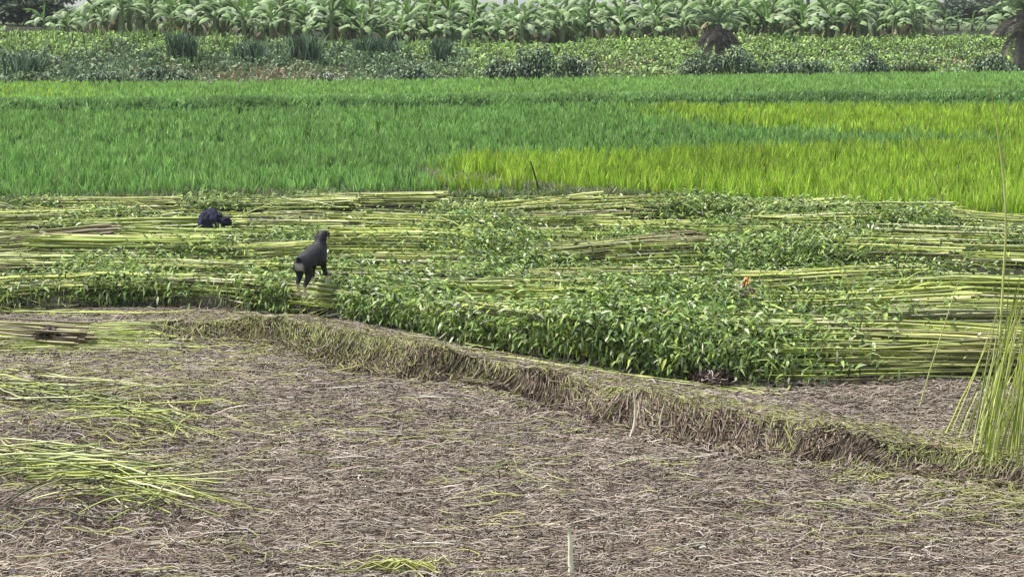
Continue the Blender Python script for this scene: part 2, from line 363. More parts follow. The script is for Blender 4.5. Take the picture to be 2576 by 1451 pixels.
# ------------------------------------------------------------------ the bund's shaggy face
def bund():
    mb = MB(); n = 26000
    u = U(-.32, .34, n); yf, yc = cu(FOOT, u), cu(CREST, u)
    bx = (512 + F * u / CT) / K; k = R_.random(n) < sm((bx - 330) / 330) * (.10 + .90 * sm((vnoise(u * yc, yc * 0, 1.9, 33) - .28) * 3)); u, yf, yc = u[k], yf[k], yc[k]; n = len(u)
    t0 = U(-.15, 1.1, n); L = U(.25, .75, n) * (yc - yf)
    ys = yc - (1 - t0) * (yc - yf) * .0 - (1.0 - t0) * (yc - yf); ys = np.minimum(ys, yc + .12)
    x0 = u * ys; dr = N(.22, n) - .12 + .7 * (fbm(x0, ys, 1.7, 44) - .5) * 2; wob = N(.045, n)
    P = np.zeros((n, 5, 3))
    for i, t in enumerate(np.linspace(0, 1, 5)):
        P[:, i, 0] = x0 + dr * L * t + wob * math.sin(t * 5); P[:, i, 1] = ys - L * t
    off = U(.0, .07, n) * (.4 + 1.2 * vnoise(x0, ys, 3.5, 45))
    P[..., 2] = base_z(P[..., 0], P[..., 1]) + off[:, None] * np.array([.3, 1, 1.1, .9, .5])[None] + np.abs(N(.008, P.shape[:2]))
    topness = np.clip(t0, 0, 1)
    br = pick([(.22, .17, .125), (.15, .115, .085), (.31, .255, .195), (.075, .055, .04)], n, .22); ol = pick([(.27, .27, .11), (.19, .20, .08), (.33, .34, .15)], n, .18)
    cc = np.where((R_.random(n) < .04 + .6 * topness ** 5 + .4 * sm((1350 - (512 + F * u / CT) / K) / 500))[:, None], ol, br)
    mb.tube(P, np.full((n, 5), 1.) * (.0046 * U(.5, 1.7, n))[:, None], cc)
    # dry turf matted over the crest
    n = 15000; u = U(-.32, .34, n); y = cu(CREST, u) + N(.38, n) + .3; x = u * y; bx = (512 + F * u / CT) / K
    k = (R_.random(n) < sm((bx - 250) / 400)); x, y = x[k], y[k]
    lying(mb, x, y, .22, .005, [(.30, .32, .11), (.22, .24, .08), (.38, .38, .17), (.2, .17, .1)], 4, .5, N(.9, len(x)), .03, .07, .18, f=base_z)
    o = mb.obj('dry_grass_fringe', M['straw']); tag(o, 'shaggy dry brown grass and roots hanging down the earth bund', 'dry grass', kind='stuff')
    # yellow-green short grass on the crest between bund and heaps on the right
    mb = MB(); n = 2600; BX = U(300, 2576, n); u = (BX * K - 512) / F; y = cu(CREST, u) + .3 + np.abs(N(.35, n)); x = u * y
    tufts(mb, x, y, base_z(x, y), 5, U(.03, .1, n), .005, [(.3, .32, .1), (.36, .3, .16), (.2, .25, .08)], (.5, 1.8))
    o = mb.obj('short_grass', M['veg']); tag(o, 'sparse olive turf on top of the earth bund', 'grass', kind='stuff')
bund()

# ------------------------------------------------------------------ jute
YG = [(.47, .54, .13), (.58, .63, .22), (.34, .42, .09), (.70, .72, .40), (.18, .23, .06), (.20, .18, .11)]
GL = [(.16, .26, .06), (.24, .36, .09), (.045, .08, .025), (.34, .45, .16), (.56, .62, .40), (.38, .48, .09)]  # the near-black tone puts shade between the leaves into the colour
GX, GY, GZ = hit(1254 * 2576 / 4096, 1180 * 2576 / 4096, .14)
def leaves(mb, x, y, z, az, el, L, w, cols, jit=.24, p=None, droop=.35):
    k = ~((np.abs(x - GX) < .30) & (y > GY - .85) & (y < GY + .4) & (R_.random(len(x)) < .96)); x, y, z, az, el = (q[k] for q in (x, y, z, az, el)); L = L[k] if np.ndim(L) else L
    n = len(x); P = np.zeros((n, 4, 3)); L = np.broadcast_to(L, (n,))
    for i, t in enumerate((0, .33, .7, 1)):
        e = el - droop * t
        P[:, i, 0] = x + np.cos(az) * np.cos(e) * L * t; P[:, i, 1] = y + np.sin(az) * np.cos(e) * L * t; P[:, i, 2] = z + np.sin(e) * L * t
    roll = N(.6, n)
    S = np.stack([-np.sin(az) * np.cos(roll), np.cos(az) * np.cos(roll), np.sin(roll)], 1)
    W = np.array([.15, 1, .75, .05])[None] * (w * U(.7, 1.3, n))[:, None]
    mb.ribbon(P, W, S, pick(cols, n, jit, p), fold=.35); return mb
def bundle(px, py, side, ang, r, leaf, lift, label, L=2.8, ns=None, cols=YG, name='jute_bundle', root_dark=0.0, spread=1.0, lsize=1.0, leafcols=GL, pl=None, clip=True):
    r *= 1.35; cx, cy, cz = hit(px, py, lift + r * .5)
    a = math.radians(ang); d = np.array([math.cos(a) * side, math.sin(a) * side]); nrm = np.array([-d[1], d[0]])
    ns = ns or int(52 * (r / .2)); k = 9
    t = np.linspace(-.5, .5, k)
    offr = np.clip(N(.45, ns), -1.1, 1.1); offr = np.round(offr * 2.2) / 2.2 * .75 + offr * .25; offz = U(0, 1, ns) ** 1.3 * np.sqrt(np.clip(1.15 - offr ** 2, .05, 1)); sl = N(.08, ns); Ls = L * U(.82, 1.1, ns)
    bow = N(.025, ns); fan = U(.9, 1.25) * spread
    P = np.zeros((ns, k, 3))
    for i, tt in enumerate(t):
        lat = offr * r * 1.5 * (1 + (fan - 1) * abs(tt) * 2 + .5 * max(tt, 0)) + sl * Ls * tt * .5 + bow * math.cos(tt * 3.1) 
        P[:, i, 0] = cx + d[0] * Ls * tt + nrm[0] * lat; P[:, i, 1] = cy + d[1] * Ls * tt + nrm[1] * lat
    if clip: P[..., 1] = np.maximum(P[..., 1], cu(HEDGE, P[..., 0] / P[..., 1]) + U(.02, .35, (ns, 1)))
    g = surf(P[..., 0], P[..., 1])
    for _ in range(5): g = np.concatenate([(g[:, :1] * 2 + g[:, 1:2]) / 3, (g[:, :-2] + g[:, 1:-1] + g[:, 2:]) / 3, (g[:, -1:] * 2 + g[:, -2:-1]) / 3], 1)
    P[..., 2] = g + lift + offz[:, None] * r * 1.25 + .01 + N(.006, (ns, k)) + np.abs(N(.05, ns))[:, None] * np.clip(-t - .2, 0, 1)[None]
    rad = U(.008, .0155, ns)[:, None] * np.linspace(1.15, .5, k)[None]
    root = empty(name, (cx, cy, float(surf(cx, cy)) + lift)); org = tuple(root.location)
    c1 = pick(cols, ns, .25, [.26, .22, .18, .11, .14, .09]); c0 = c1 * (1 - root_dark) + root_dark * np.array([.16, .11, .09])
    mb = MB(); mb.tube(P, rad, c0, 4, c1); mb.obj('stalks', M['stalk'], root, org)
    m = int(1950 * leaf)
    if m > 20:
        s = R_.integers(0, ns, m); tt = np.where(R_.random(m) < .2, U(0, 1, m), 1 - np.abs(N(.2, m))); tt = np.where(tt < 0, U(0, 1, m), tt); f = tt * (k - 1); i0 = np.clip(f.astype(int), 0, k - 2); fr = (f - i0)[:, None]
        B = P[s, i0] * (1 - fr) + P[s, i0 + 1] * fr
        sp = .10 + .13 * leaf
        x = B[:, 0] + N(sp, m) + d[0] * .1; y = B[:, 1] + N(sp * .9, m); z = np.maximum(B[:, 2] + N(.03, m), surf(x, y)) + np.abs(N(.02 + .028 * leaf, m)); 
        az = math.atan2(d[1], d[0]) + N(.9, m) + math.pi * (R_.random(m) < .25); el = N(.3, m) - .1
        he = cu(HEDGE, x / y); kp = (y > he - .12) & (y < cu(EDGE, x / y) - .05); rim = (y < he + .3) & (R_.random(m) < .45)
        az = np.where(rim, -math.pi / 2 + N(1.0, m), az); el = np.where(rim, el - U(.2, 1.1, m), el); z = np.where(rim, z - U(0, .14, m), z)
        x, y, z, az, el = (q[kp] for q in (x, y, z, az, el)); m = len(x)
        mb = MB(); leaves(mb, x, y, z, az, el, U(.06, .15, m) * lsize, .0145 * lsize, leafcols, p=pl or [.25, .25, .18, .14, .09, .09]); mb.obj('leaves', M['leaf'], root, org)
    tag(root, label, 'jute bundle', 'cut jute bundles laid in heaps on the field'); return root

B_ = [  # px, py, side(tip), angle, r, leaf, lift, label
 (250, 513, -1, 3, .13, .5, .05, 'pale yellow jute bundle touching the green rice at the far left'),
 (700, 514, -1, 2, .13, .9, .04, 'jute bundle with a dark leafy tip behind the navy cloth'),
 (930, 500, -1, 3, .12, .25, .06, 'straight pale jute bundle at the rice edge, left of the weedy gap'),
 (1310, 522, -1, 4, .13, .6, .05, 'jute bundle lying in front of the leaning dark stick'),
 (1620, 516, 1, 0, .16, 1.6, .05, 'dark leafy jute bundle on the back heap, right of the leaning stick'),
 (1900, 528, -1, -4, .13, .9, .03, 'grey green jute bundle below the front of the yellow rice'),
 (2170, 528, -1, -3, .15, 1.5, .05, 'leafy jute bundle topping the heap below the yellow rice'),
 (2440, 556, -1, -3, .14, .5, .02, 'pale jute bundle at the back right corner of the heaps'),
 (2100, 560, 1, 2, .15, 1.7, .1, 'dense green leafy jute bundle in the heap at the back right'),
 (110, 548, 1, 0, .13, .7, .03, 'jute bundle with mixed leaves at the left edge, second from the rice'),
 (385, 568, -1, 1, .15, .15, .05, 'long bare jute bundle over a dark gap, ending at the navy cloth'),
 (690, 572, -1, 0, .13, .25, .02, 'bare jute bundle running right from under the navy cloth'),
 (1040, 562, 1, -2, .15, 1.2, .04, 'leafy jute bundle beyond the goat and above its head'),
 (1360, 562, -1, 1, .15, .8, .02, 'yellow green jute bundle in the middle of the back rows'),
 (1690, 580, 1, -5, .15, 1.4, .05, 'leafy jute bundle sloping off the back of the central heap'),
 (1960, 592, 1, -4, .15, .9, .03, 'yellow jute bundle between the two leafy back heaps'),
 (2420, 598, 1, -2, .15, .9, .03, 'jute bundle with scattered leaves near the right edge, second row'),
 (50, 606, -1, 12, .14, .1, .08, 'tilted brown ended jute bundle at the left frame edge'),
 (330, 628, 1, 0, .17, .3, .08, 'thick bare jute bundle over the blackest gap on the left'),
 (560, 600, 1, -2, .13, .8, .03, 'jute bundle with light leaves just below the navy cloth'),
 (720, 640, -1, -1, .14, .3, .05, 'bare jute bundle pointing at the hind end of the goat'),
 (1060, 610, 1, -3, .17, 2.0, .06, 'bushy leafy jute bundle directly right of the head of the goat'),
 (1140, 668, 1, 2, .16, 1.8, .02, 'leafy jute bundle right of the legs of the goat'),
 (1400, 608, 1, -2, .15, .9, .02, 'yellow jute bundle left of the central leafy heap'),
 (1500, 640, -1, -7, .16, .1, .12, 'bare dark ended jute bundle slanting down to the central heap'),
 (1800, 630, 1, -2, .17, 2.0, .04, 'bushy green jute bundle crowning the central heap'),
 (2140, 625, -1, -2, .17, 1.9, .05, 'green leafy jute bundle with a black hollow under it, right side'),
 (2460, 640, -1, -2, .15, .5, .03, 'yellow jute bundle at the right edge behind the tall stems'),
 (130, 664, 1, -3, .15, .5, .03, 'yellow jute bundle sloping right from the left edge'),
 (430, 684, -1, -2, .15, .7, .03, 'jute bundle below the blackest gap, left of the goat'),
 (640, 690, 1, -4, .15, 1.0, .03, 'jute bundle under the hind feet of the goat'),
 (1000, 704, 1, -1, .16, 1.6, .0, 'leafy jute bundle in front of the front feet of the goat'),
 (1400, 698, 1, 0, .14, .6, .02, 'jute bundle below the slanting dark ended bundle'),
 (1740, 700, 1, -2, .17, 1.9, -.03, 'leafy jute bundle just left of the orange wrapper'),
 (2080, 705, 1, -4, .15, .6, .0, 'yellow jute bundle running right from the orange wrapper'),
 (2400, 722, -1, -1, .15, .3, .03, 'bare yellow jute bundle under the black hollow on the right'),
 (110, 725, -1, 3, .15, 1.5, .03, 'dark leafy jute bundle drooping at the left edge above the bund'),
 (520, 738, -1, -3, .15, 1.5, .02, 'leafy jute bundle along the upper left end of the bund'),
 (720, 762, 1, -5, .15, 2.0, .02, 'leafy jute bundle hanging over the bund below the goat'),
 (960, 770, -1, -3, .15, 1.8, .02, 'leafy jute bundle draped on the bund, right of and below the goat'),
 (1240, 742, 1, -3, .15, .6, .03, 'bare stemmed jute bundle pointing to the middle of the front heap'),
 (1380, 785, 1, -5, .15, 1.0, .03, 'yellow stemmed jute bundle entering the front heap from the left'),
 (1560, 752, 1, 3, .16, 1.9, .02, 'pale leafy jute bundle at the top of the front heap'),
 (1850, 770, -1, -2, .16, 1.9, .0, 'leafy jute bundle below the orange wrapper'),
 (2140, 780, -1, -3, .16, 1.2, .0, 'half leafy jute bundle right of the middle of the front heap'),
 (2430, 785, -1, -1, .17, .25, .04, 'thick bare jute bundle in the layered stack on the right'),
 (2350, 845, -1, -3, .15, .5, .03, 'loose yellow jute bundle on the stack above the long bare stems'),
 (1270, 845, -1, -5, .14, 1.8, .02, 'leafy jute bundle at the left end of the front heap'),
 (1500, 845, 1, -4, .17, 2.2, .03, 'bushy jute bundle in the centre of the front heap'),
 (1780, 845, -1, -2, .17, 2.2, .03, 'bushy jute bundle right of centre on the front heap'),
 (1500, 902, -1, -4, .15, 2.2, -.05, 'shaggy jute bundle hanging over the dark hollow above the bund'),
 (1900, 905, -1, -2, .17, 2.4, .0, 'shaggy jute bundle hanging beside the dark root clump'),
 (2260, 895, -1, -5, .19, .35, .04, 'long bare jute bundle with its leafy end at the dark root clump'),
 (2250, 935, -1, -2, .17, .2, -.1, 'lowest bare jute bundle resting on the ground at the right'),
 (-85, 838, -1, -7, .15, .1, -.05, 'yellow jute bundle with a dark root end at the left edge'),
]
for b in B_:
    bundle(*b, clip='dark root end' not in b[-1], root_dark=.75 if ('dark ended' in b[-1] or 'brown ended' in b[-1] or 'dark root' in b[-1]) else .1)
def string_bundle(pts, n, label, jx=40, jy=7, span=.8, name='jute_bundle'):
    p = np.array(pts, float); sx, sy = np.linspace(0, 1, len(p)), None
    a0 = U(0, 1 - span, n); k = 12; T = a0[:, None] + np.linspace(0, 1, k)[None] * span * U(.7, 1, n)[:, None]
    oy = N(jy, n)[:, None] + N(jy * 1.6, n)[:, None] * (T - .5)
    x, y, z = on(np.interp(T, sx, p[:, 0]) + N(jx * .1, n)[:, None], np.interp(T, sx, p[:, 1]) + oy, .02, base_z)
    P = np.stack([x, y, z + U(.0, .05, n)[:, None]], -1); org = tuple(float(v) for v in P[n // 2, k // 2])
    root = empty(name, org); mb = MB(); mb.tube(P, (np.linspace(1.1, .6, k)[None] * U(.005, .009, n)[:, None]), pick(YG, n, .2), 4); mb.obj('stalks', M['stalk'], root, org)
    tag(root, label, 'jute bundle', 'cut jute bundles laid in heaps on the field')
string_bundle([(1150, 890), (1300, 905), (1450, 928), (1600, 948), (1750, 962)], 20, 'thin string of yellow stalks lying along the bund', jy=5)
string_bundle([(1560, 950), (1700, 966), (1850, 984), (1990, 1000)], 20, 'thin string of yellow stalks on the bund under the root clump', jy=6)
string_bundle([(-120, 840), (100, 838), (300, 830), (480, 826)], 70, 'sparse flat spread of thin stalks where the bund begins', jy=14)
string_bundle([(-60, 868), (150, 866), (350, 866), (560, 872)], 60, 'sparse flat spread of thin stalks nearest the bare straw', jy=12)

# loose heaps of long stalks on the near plot
def loose_heap(pts, n, label, seed_ang, L=1.05):
    cx, cy = np.mean([p[0] for p in pts]), np.mean([p[1] for p in pts])
    ox, oy, oz = on(cx, cy)
    root = empty('stalk_heap', (ox, oy, float(base_z(ox, oy)))); org = tuple(root.location)
    mb = MB(); ch = R_.integers(0, len(pts), n); p = np.array(pts, float)
    x, y, z = on(p[ch, 0] + N(42, n), p[ch, 1] + N(18, n))
    ang = N(.5, n) + seed_ang; ang = np.where(R_.random(n) < .12, U(0, 3.14, n), ang)
    lying(mb, x, y, L, .0068, [(.48, .54, .13), (.38, .44, .11), (.60, .62, .32), (.22, .27, .08), (.12, .12, .06)], 8, .16, ang, .14, .06, .2, sides=4)
    mb.obj('stalks', M['stalk'], root, org)
    mb = MB(); x, y, z = on(p[ch, 0] + N(60, n), p[ch, 1] + N(22, n))
    lying(mb, x, y, .35, .007, [(.12, .11, .07), (.2, .2, .1), (.34, .36, .16), (.06, .055, .035)], 5, .5, U(0, 3.14, n), .12, .2, .2); mb.obj('dry_fibres', M['straw'], root, org)['kind'] = 'stuff'
    tag(root, label, 'stalk heap', 'loose heaps of stalks on the near plot')
loose_heap([(20, 1000), (120, 1005), (220, 1025), (320, 1055), (420, 1085)], 90, 'upper loose heap of yellow green stalks trailing right over the straw', -.35)
loose_heap([(20, 1190), (100, 1180), (180, 1215), (280, 1225), (230, 1265), (380, 1260)], 120, 'lower loose heap of tangled yellow green stalks at the left edge', -.05)
def one_stalk(pts, r, col, label, name='loose_stalk', cat='stalk', group=None, lift=.03, k=10, m='stalk'):
    p = np.array(pts, float); t = np.linspace(0, 1, k); s = np.linspace(0, 1, len(p))
    px, py = np.interp(t, s, p[:, 0]), np.interp(t, s, p[:, 1]); x, y, z = on(px, py, lift)
    P = np.stack([x, y, z], 1)[None]
    mb = MB(); mb.tube(P, np.linspace(1.1, .7, k)[None] * r, np.array([col]), 4)
    o = mb.obj(name, M[m], None, tuple(float(v) for v in P[0, 0])); tag(o, label, cat, group); return o
one_stalk([(370, 1205), (560, 1203), (710, 1206)], .006, (.5, .5, .2), 'single straight stalk sticking out right of the lower heap')
one_stalk([(800, 878), (850, 905), (925, 925)], .008, (.5, .48, .34), 'pale bent stalk on the straw left of the bund foot')
one_stalk([(0, 768), (150, 752), (290, 738)], .009, (.52, .5, .28), 'long pale stalk crossing the dark leaves at the far left')
one_stalk([(130, 808), (300, 782), (420, 762)], .009, (.48, .48, .22), 'long pale stalk slanting up above the flat stalks at the left')
one_stalk([(1470, 1290), (1600, 1300), (1700, 1302)], .006, (.5, .47, .36), 'short pale stalk lying above the upright stub')
one_stalk([(1150, 1408), (1260, 1400), (1330, 1385)], .008, (.6, .58, .4), 'pale stalk lying left of the upright stub')
one_stalk([(730, 1415), (850, 1412), (930, 1420), (1000, 1440)], .009, (.36, .38, .14), 'curved green stalk lying at the bottom edge')
one_stalk([(2080, 1330), (2300, 1345), (2560, 1352)], .006, (.42, .38, .28), 'long thin straw lying at the lower right')

# loose stalks and fallen leaves filling the space between bundles
def jute_litter():
    mb = MB(); n = 7600; BX = U(-400, 3000, n); BY = U(498, 930, n) ; x, y, z = on(BX, BY)
    u = x / y; ok = (y < cu(EDGE, u) - .25) & (y > cu(HEDGE, u) + .1 - .9 * (BX < 350)) & (R_.random(n) < .35 + .65 * (900 - BY) / 400) & (vnoise(x, y, np.array(1.0), 77) * .0 + vnoise(x * .28, y * 1.6, 1.0, 78) > .56)
    x, y = x[ok], y[ok]
    lying(mb, x, y, 1.5, .0065, YG, 6, .12, N(.12, len(x)), .07, .02, .15, [.28, .25, .17, .14, .1, .06])
    n = 5200; x, y = sample_trap(n, 16, 42, .31, 1); u = x / y
    ok = (y < cu(EDGE, u) - .3) & (y > cu(HEDGE, u) + .25) & (R_.random(n) < heap(x, y) * 2.2); x, y = x[ok], y[ok]
    lying(mb, x, y, .8, .008, YG, 5, .15, N(.5, len(x)), .12, .14, .22, [.24, .24, .17, .15, .12, .08])
    o = mb.obj('loose_jute_stalks', M['stalk']); tag(o, 'loose yellow green jute stalks strewn between the bundles', 'jute stalks', kind='stuff')
    mb = MB(); n = 56000; x, y = sample_trap(n, 16, 42, .31, 3); u = x / y
    d = .14 + 1.1 * heap(x, y) / .34 + 1.1 * sm((fbm(x, y, .6, 51) - .5) * 5)
    ok = (y < cu(EDGE, u) - .2) & (y > cu(HEDGE, u) + .1) & (R_.random(n) < d * .8)
    x, y = x[ok], y[ok]; m = len(x)
    leaves(mb, x, y, surf(x, y) + U(0, .09, m), U(0, 6.28, m), N(.4, m), U(.06, .15, m), .0165, GL, p=[.25, .25, .19, .14, .08, .09])
    o = mb.obj('jute_leaf_litter', M['leaf']); tag(o, 'fallen green jute leaves strewn over the heaps', 'leaves', kind='stuff')
jute_litter()

# ------------------------------------------------------------------ small things
def twig(pts, r, col, label, name='twig', cat='twig', group=None, base_f=base_z, k=9):
    """upright twig/stem: first point stands on the ground, the rest follow in the vertical plane facing the road"""
    p = np.array(pts, float); x0, y0, z0 = hit(p[0, 0], p[0, 1], 0, base_f)
    dep = y0 * CT + (HC - z0) * ST; s = F / dep / K
    t = np.linspace(0, 1, len(p)); tt = np.linspace(0, 1, k)
    # smooth interpolation
    def ip(v):
        if len(v) > 2: c = np.polyfit(t, v, min(3, len(v) - 1)); return np.polyval(c, tt)
        return np.interp(tt, t, v)
    X = ip(p[:, 0] - p[0, 0]) / s; Z = ip(p[0, 1] - p[:, 1]) / s
    P = np.stack([X + N(.002, k), N(.004, k), Z], 1)[None]; P[0, 0, 2] -= .02
    mb = MB(); mb.tube(P, np.linspace(1.15, .55, k)[None] * r, np.array([col]), 4)
    o = mb.obj(name, M['stalk']); o.location = (float(x0), float(y0), float(z0)); tag(o, label, cat, group); return o
twig([(1357, 497), (1348, 450), (1334, 405)], .022, (.035, .04, .02), 'dark stick leaning left at the edge of the rice', 'stick', 'stick')
twig([(1437, 1447), (1435, 1400), (1431, 1320)], .022, (.88, .86, .62), 'pale peeled stub standing upright at the bottom edge', 'stub', 'stub')
twig([(1583, 1105), (1596, 1060), (1597, 1010), (1590, 968)], .014, (.75, .70, .55), 'tallest pale crooked twig on the face of the bund')
twig([(1662, 1082), (1662, 1050), (1672, 1010)], .012, (.6, .54, .40), 'short pale twig right of the tallest one on the bund')
twig([(1700, 1090), (1697, 1040), (1703, 1015)], .006, (.36, .3, .22), 'thin grey twig, third from the left on the bund')
twig([(1895, 1130), (1888, 1080), (1890, 1045)], .008, (.42, .36, .26), 'grey brown twig on the bund, right of the middle')
twig([(668, 838), (664, 815), (660, 792)], .012, (.6, .58, .38), 'pale twig at the left end of the bund')
twig([(1095, 1432), (1097, 1400), (1102, 1378)], .008, (.6, .56, .44), 'short white twig at the bottom edge right of the green tuft')
twig([(2120, 968), (2128, 930), (2140, 905)], .007, (.4, .5, .2), 'small leaning shoot in front of the lowest bare bundle')
twig([(325, 760), (328, 715), (333, 672)], .011, (.6, .62, .32), 'pale upright stalk splinter above the left end of the bund')

# tuft of cut stalks at the bottom edge
def cut_tuft():
    x0, y0, z0 = on(1040, 1448, 0, base_z); root = empty('stubble_tuft', (x0, y0, z0))
    mb = MB(); n = 20; t = np.linspace(0, 1, 6); P = np.zeros((n, 6, 3))
    bx, by = N(.06, n) + .12, N(.06, n); a = N(.3, n) + 2.9; L = U(.25, .62, n)
    for i, q in enumerate(t):
        P[:, i, 0] = bx + np.cos(a) * L * q; P[:, i, 1] = by + .25 * np.sin(a) * L * q; P[:, i, 2] = .02 + .09 * np.sin(q * 2.6) * U(.4, 1.2, n)
    mb.tube(P, np.full((n, 6), .006), pick([(.42, .45, .1), (.33, .38, .09), (.5, .48, .2)], n), 4); mb.obj('stems', M['stalk'], root)
    for dx, h in ((-.14, .15), (-.09, .14)):
        mb = MB(); mb.tube(np.array([[(dx + .03, 0, 0), (dx + .015, 0, h * .6), (dx, .01, h)]]), np.array([[.009, .008, .007]]), np.array([(.68, .66, .42)]), 4); mb.obj('stub', M['stalk'], root)
    tag(root, 'tuft of bent green stems with two pale stubs at the bottom edge', 'stubble')
cut_tuft()

# standing stems on the right
ST_ = [[(2312, 1025), (2345, 900), (2380, 770), (2405, 690)], [(2390, 1090), (2440, 960), (2492, 790)], [(2402, 1100), (2470, 930), (2545, 740)], [(2425, 1095), (2500, 900), (2590, 690)],
       [(2372, 1100), (2430, 970), (2480, 850)], [(2448, 1105), (2500, 930), (2545, 700)], [(2470, 1090), (2540, 940), (2610, 820)], [(2492, 1120), (2540, 1000), (2580, 880)],
       [(2520, 1110), (2560, 900), (2590, 560)], [(2548, 1135), (2575, 980), (2590, 800)], [(2505, 1135), (2530, 900), (2550, 690)], [(2412, 1110), (2436, 1030), (2478, 940)],
       [(2560, 1150), (2568, 820), (2560, 420)], [(2540, 1120), (2590, 800), (2600, 500)], [(2460, 1115), (2490, 1000), (2530, 880)], [(2480, 1130), (2480, 1010), (2455, 905)],
       [(2530, 1145), (2545, 1050), (2572, 960)], [(2435, 1105), (2455, 1020), (2500, 930)], [(2570, 1160), (2580, 1000), (2575, 850)], [(2555, 1150), (2545, 980), (2575, 760)]]
for _ in range(56):
    bx, by = U(2440, 2740), U(1095, 1175); hh = U(230, 430) if bx < 2530 else U(330, 800); ln = U(.12, .36) * (1 if hh < 450 else .35)
    ST_.append([(bx, by), (bx + hh * ln * .45, by - hh * .5), (bx + hh * ln, by - hh)])
for i, s in enumerate(ST_):
    one = i == 0
    p = [(a - (s[0][1] - b) * .0, b) for a, b in s]
    twig(p, .0068 if i else .007, tuple(pick([(.44, .52, .10), (.34, .42, .08), (.50, .53, .20), (.20, .26, .06)], 1, .15)[0]),
         'leftmost thin green stem standing apart from the clump at the right edge' if one else 'thin green stem leaning right in the clump at the right edge',
         'standing_stem', 'stem', None if one else 'standing stems at the right edge')
twig([(2498, 1060), (2512, 700), (2508, 520), (2492, 380), (2462, 228)], .011, (.58, .64, .2), 'very tall curved yellow stem reaching over the rice at the right', 'standing_stem', 'stem')
twig([(2392, 560), (2335, 420), (2280, 330), (2190, 212)], .008, (.26, .32, .09), 'thin dark stem slanting left across the yellow rice', 'standing_stem', 'stem')
twig([(2520, 560), (2520, 420), (2530, 200)], .008, (.26, .32, .12), 'faint upright stem before the rice near the right edge', 'standing_stem', 'stem')

def edge_grass():
    x, y, z = hit(2570, 1165, 0, base_z); e = empty('grass_clump', (x, y, z)); n = 110; k = 7; mb = MB(); P = np.zeros((n, k, 3)); az = N(.5, n); ln = U(.05, .4, n); h = U(.5, 2.6, n) * U(.5, 1, n)
    bx, by = U(-.35, 1.0, n), N(.35, n)
    for i, t in enumerate(np.linspace(0, 1, k)):
        P[:, i] = np.stack([bx + np.cos(az) * ln * h * t ** 1.5, by + np.sin(az) * ln * h * t ** 1.5, h * t * (1 - .25 * ln * t)], 1)
    a2 = N(.5, n); S = np.stack([np.cos(a2), np.sin(a2), 0 * a2], 1)
    mb.ribbon(P, np.array([.6, 1, 1, .9, .8, .5, .1])[None] * U(.003, .006, n)[:, None], S, pick([(.40, .48, .10), (.30, .38, .08), (.46, .50, .18), (.18, .24, .06)], n, .15)); mb.obj('blades', M['veg'], e)
    tag(e, 'fine yellow green grass clump filling the right edge on the bund', 'grass clump')
edge_grass()

# blobs: crumpled solids
def blob(name, m, parent, c, rad, col, seed, amp=.18, freq=3.0, flat=.6, n=26, ridged=True, col2=None):
    th = np.linspace(0, math.pi, n); ph = np.linspace(0, 2 * math.pi, n * 2, endpoint=False)
    T, Pp = np.meshgrid(th, ph, indexing='ij'); D = np.stack([np.sin(T) * np.cos(Pp), np.sin(T) * np.sin(Pp), np.cos(T)], -1)
    V = np.zeros_like(D); cc = np.zeros_like(D)
    for i in range(n):
        for j in range(2 * n):
            d = Vector(D[i, j]); q = mnoise.noise(d * freq + Vector((seed, seed * 2, 0))); q2 = mnoise.noise(d * freq * 2.3 + Vector((0, seed, seed)))
            k = 1 + amp * ((1 - 2 * abs(q)) if ridged else q) + amp * .5 * q2
            V[i, j] = (d.x * rad[0] * k, d.y * rad[1] * k, max(d.z, -.35) * rad[2] * k)
            cc[i, j] = np.array(col) if (col2 is None or q2 < .12) else np.array(col2)
    V += np.array(c); idx = np.arange(n * 2 * n).reshape(n, 2 * n); r = np.roll(idx, -1, 1)
    Q = np.stack([idx[:-1], idx[1:], r[1:], r[:-1]], -1).reshape(-1, 4)
    mb = MB(); mb.add(V, Q, cc.reshape(-1, 3)); return mb.obj(name, m, parent)
def navy_bundle():
    x, y, z = hit(541, 576, .20); e = empty('cloth_bundle', (x, y, z))
    blob('cloth', M['cloth'], e, (-.06, 0, .09), (.17, .15, .185), (.030, .031, .055), 3.1, .30, 1.7)
    blob('cloth_knot', M['cloth'], e, (.15, -.03, .10), (.095, .09, .085), (.02, .02, .034), 8.7, .3, 1.9, n=18)
    blob('pale_lining', M['cloth'], e, (.12, -.10, .0), (.08, .05, .05), (.5, .5, .36), 5.2, .2, 2.6, n=14)
    tag(e, 'crumpled dark navy cloth bundle lying on the cut jute', 'cloth bundle')
navy_bundle()
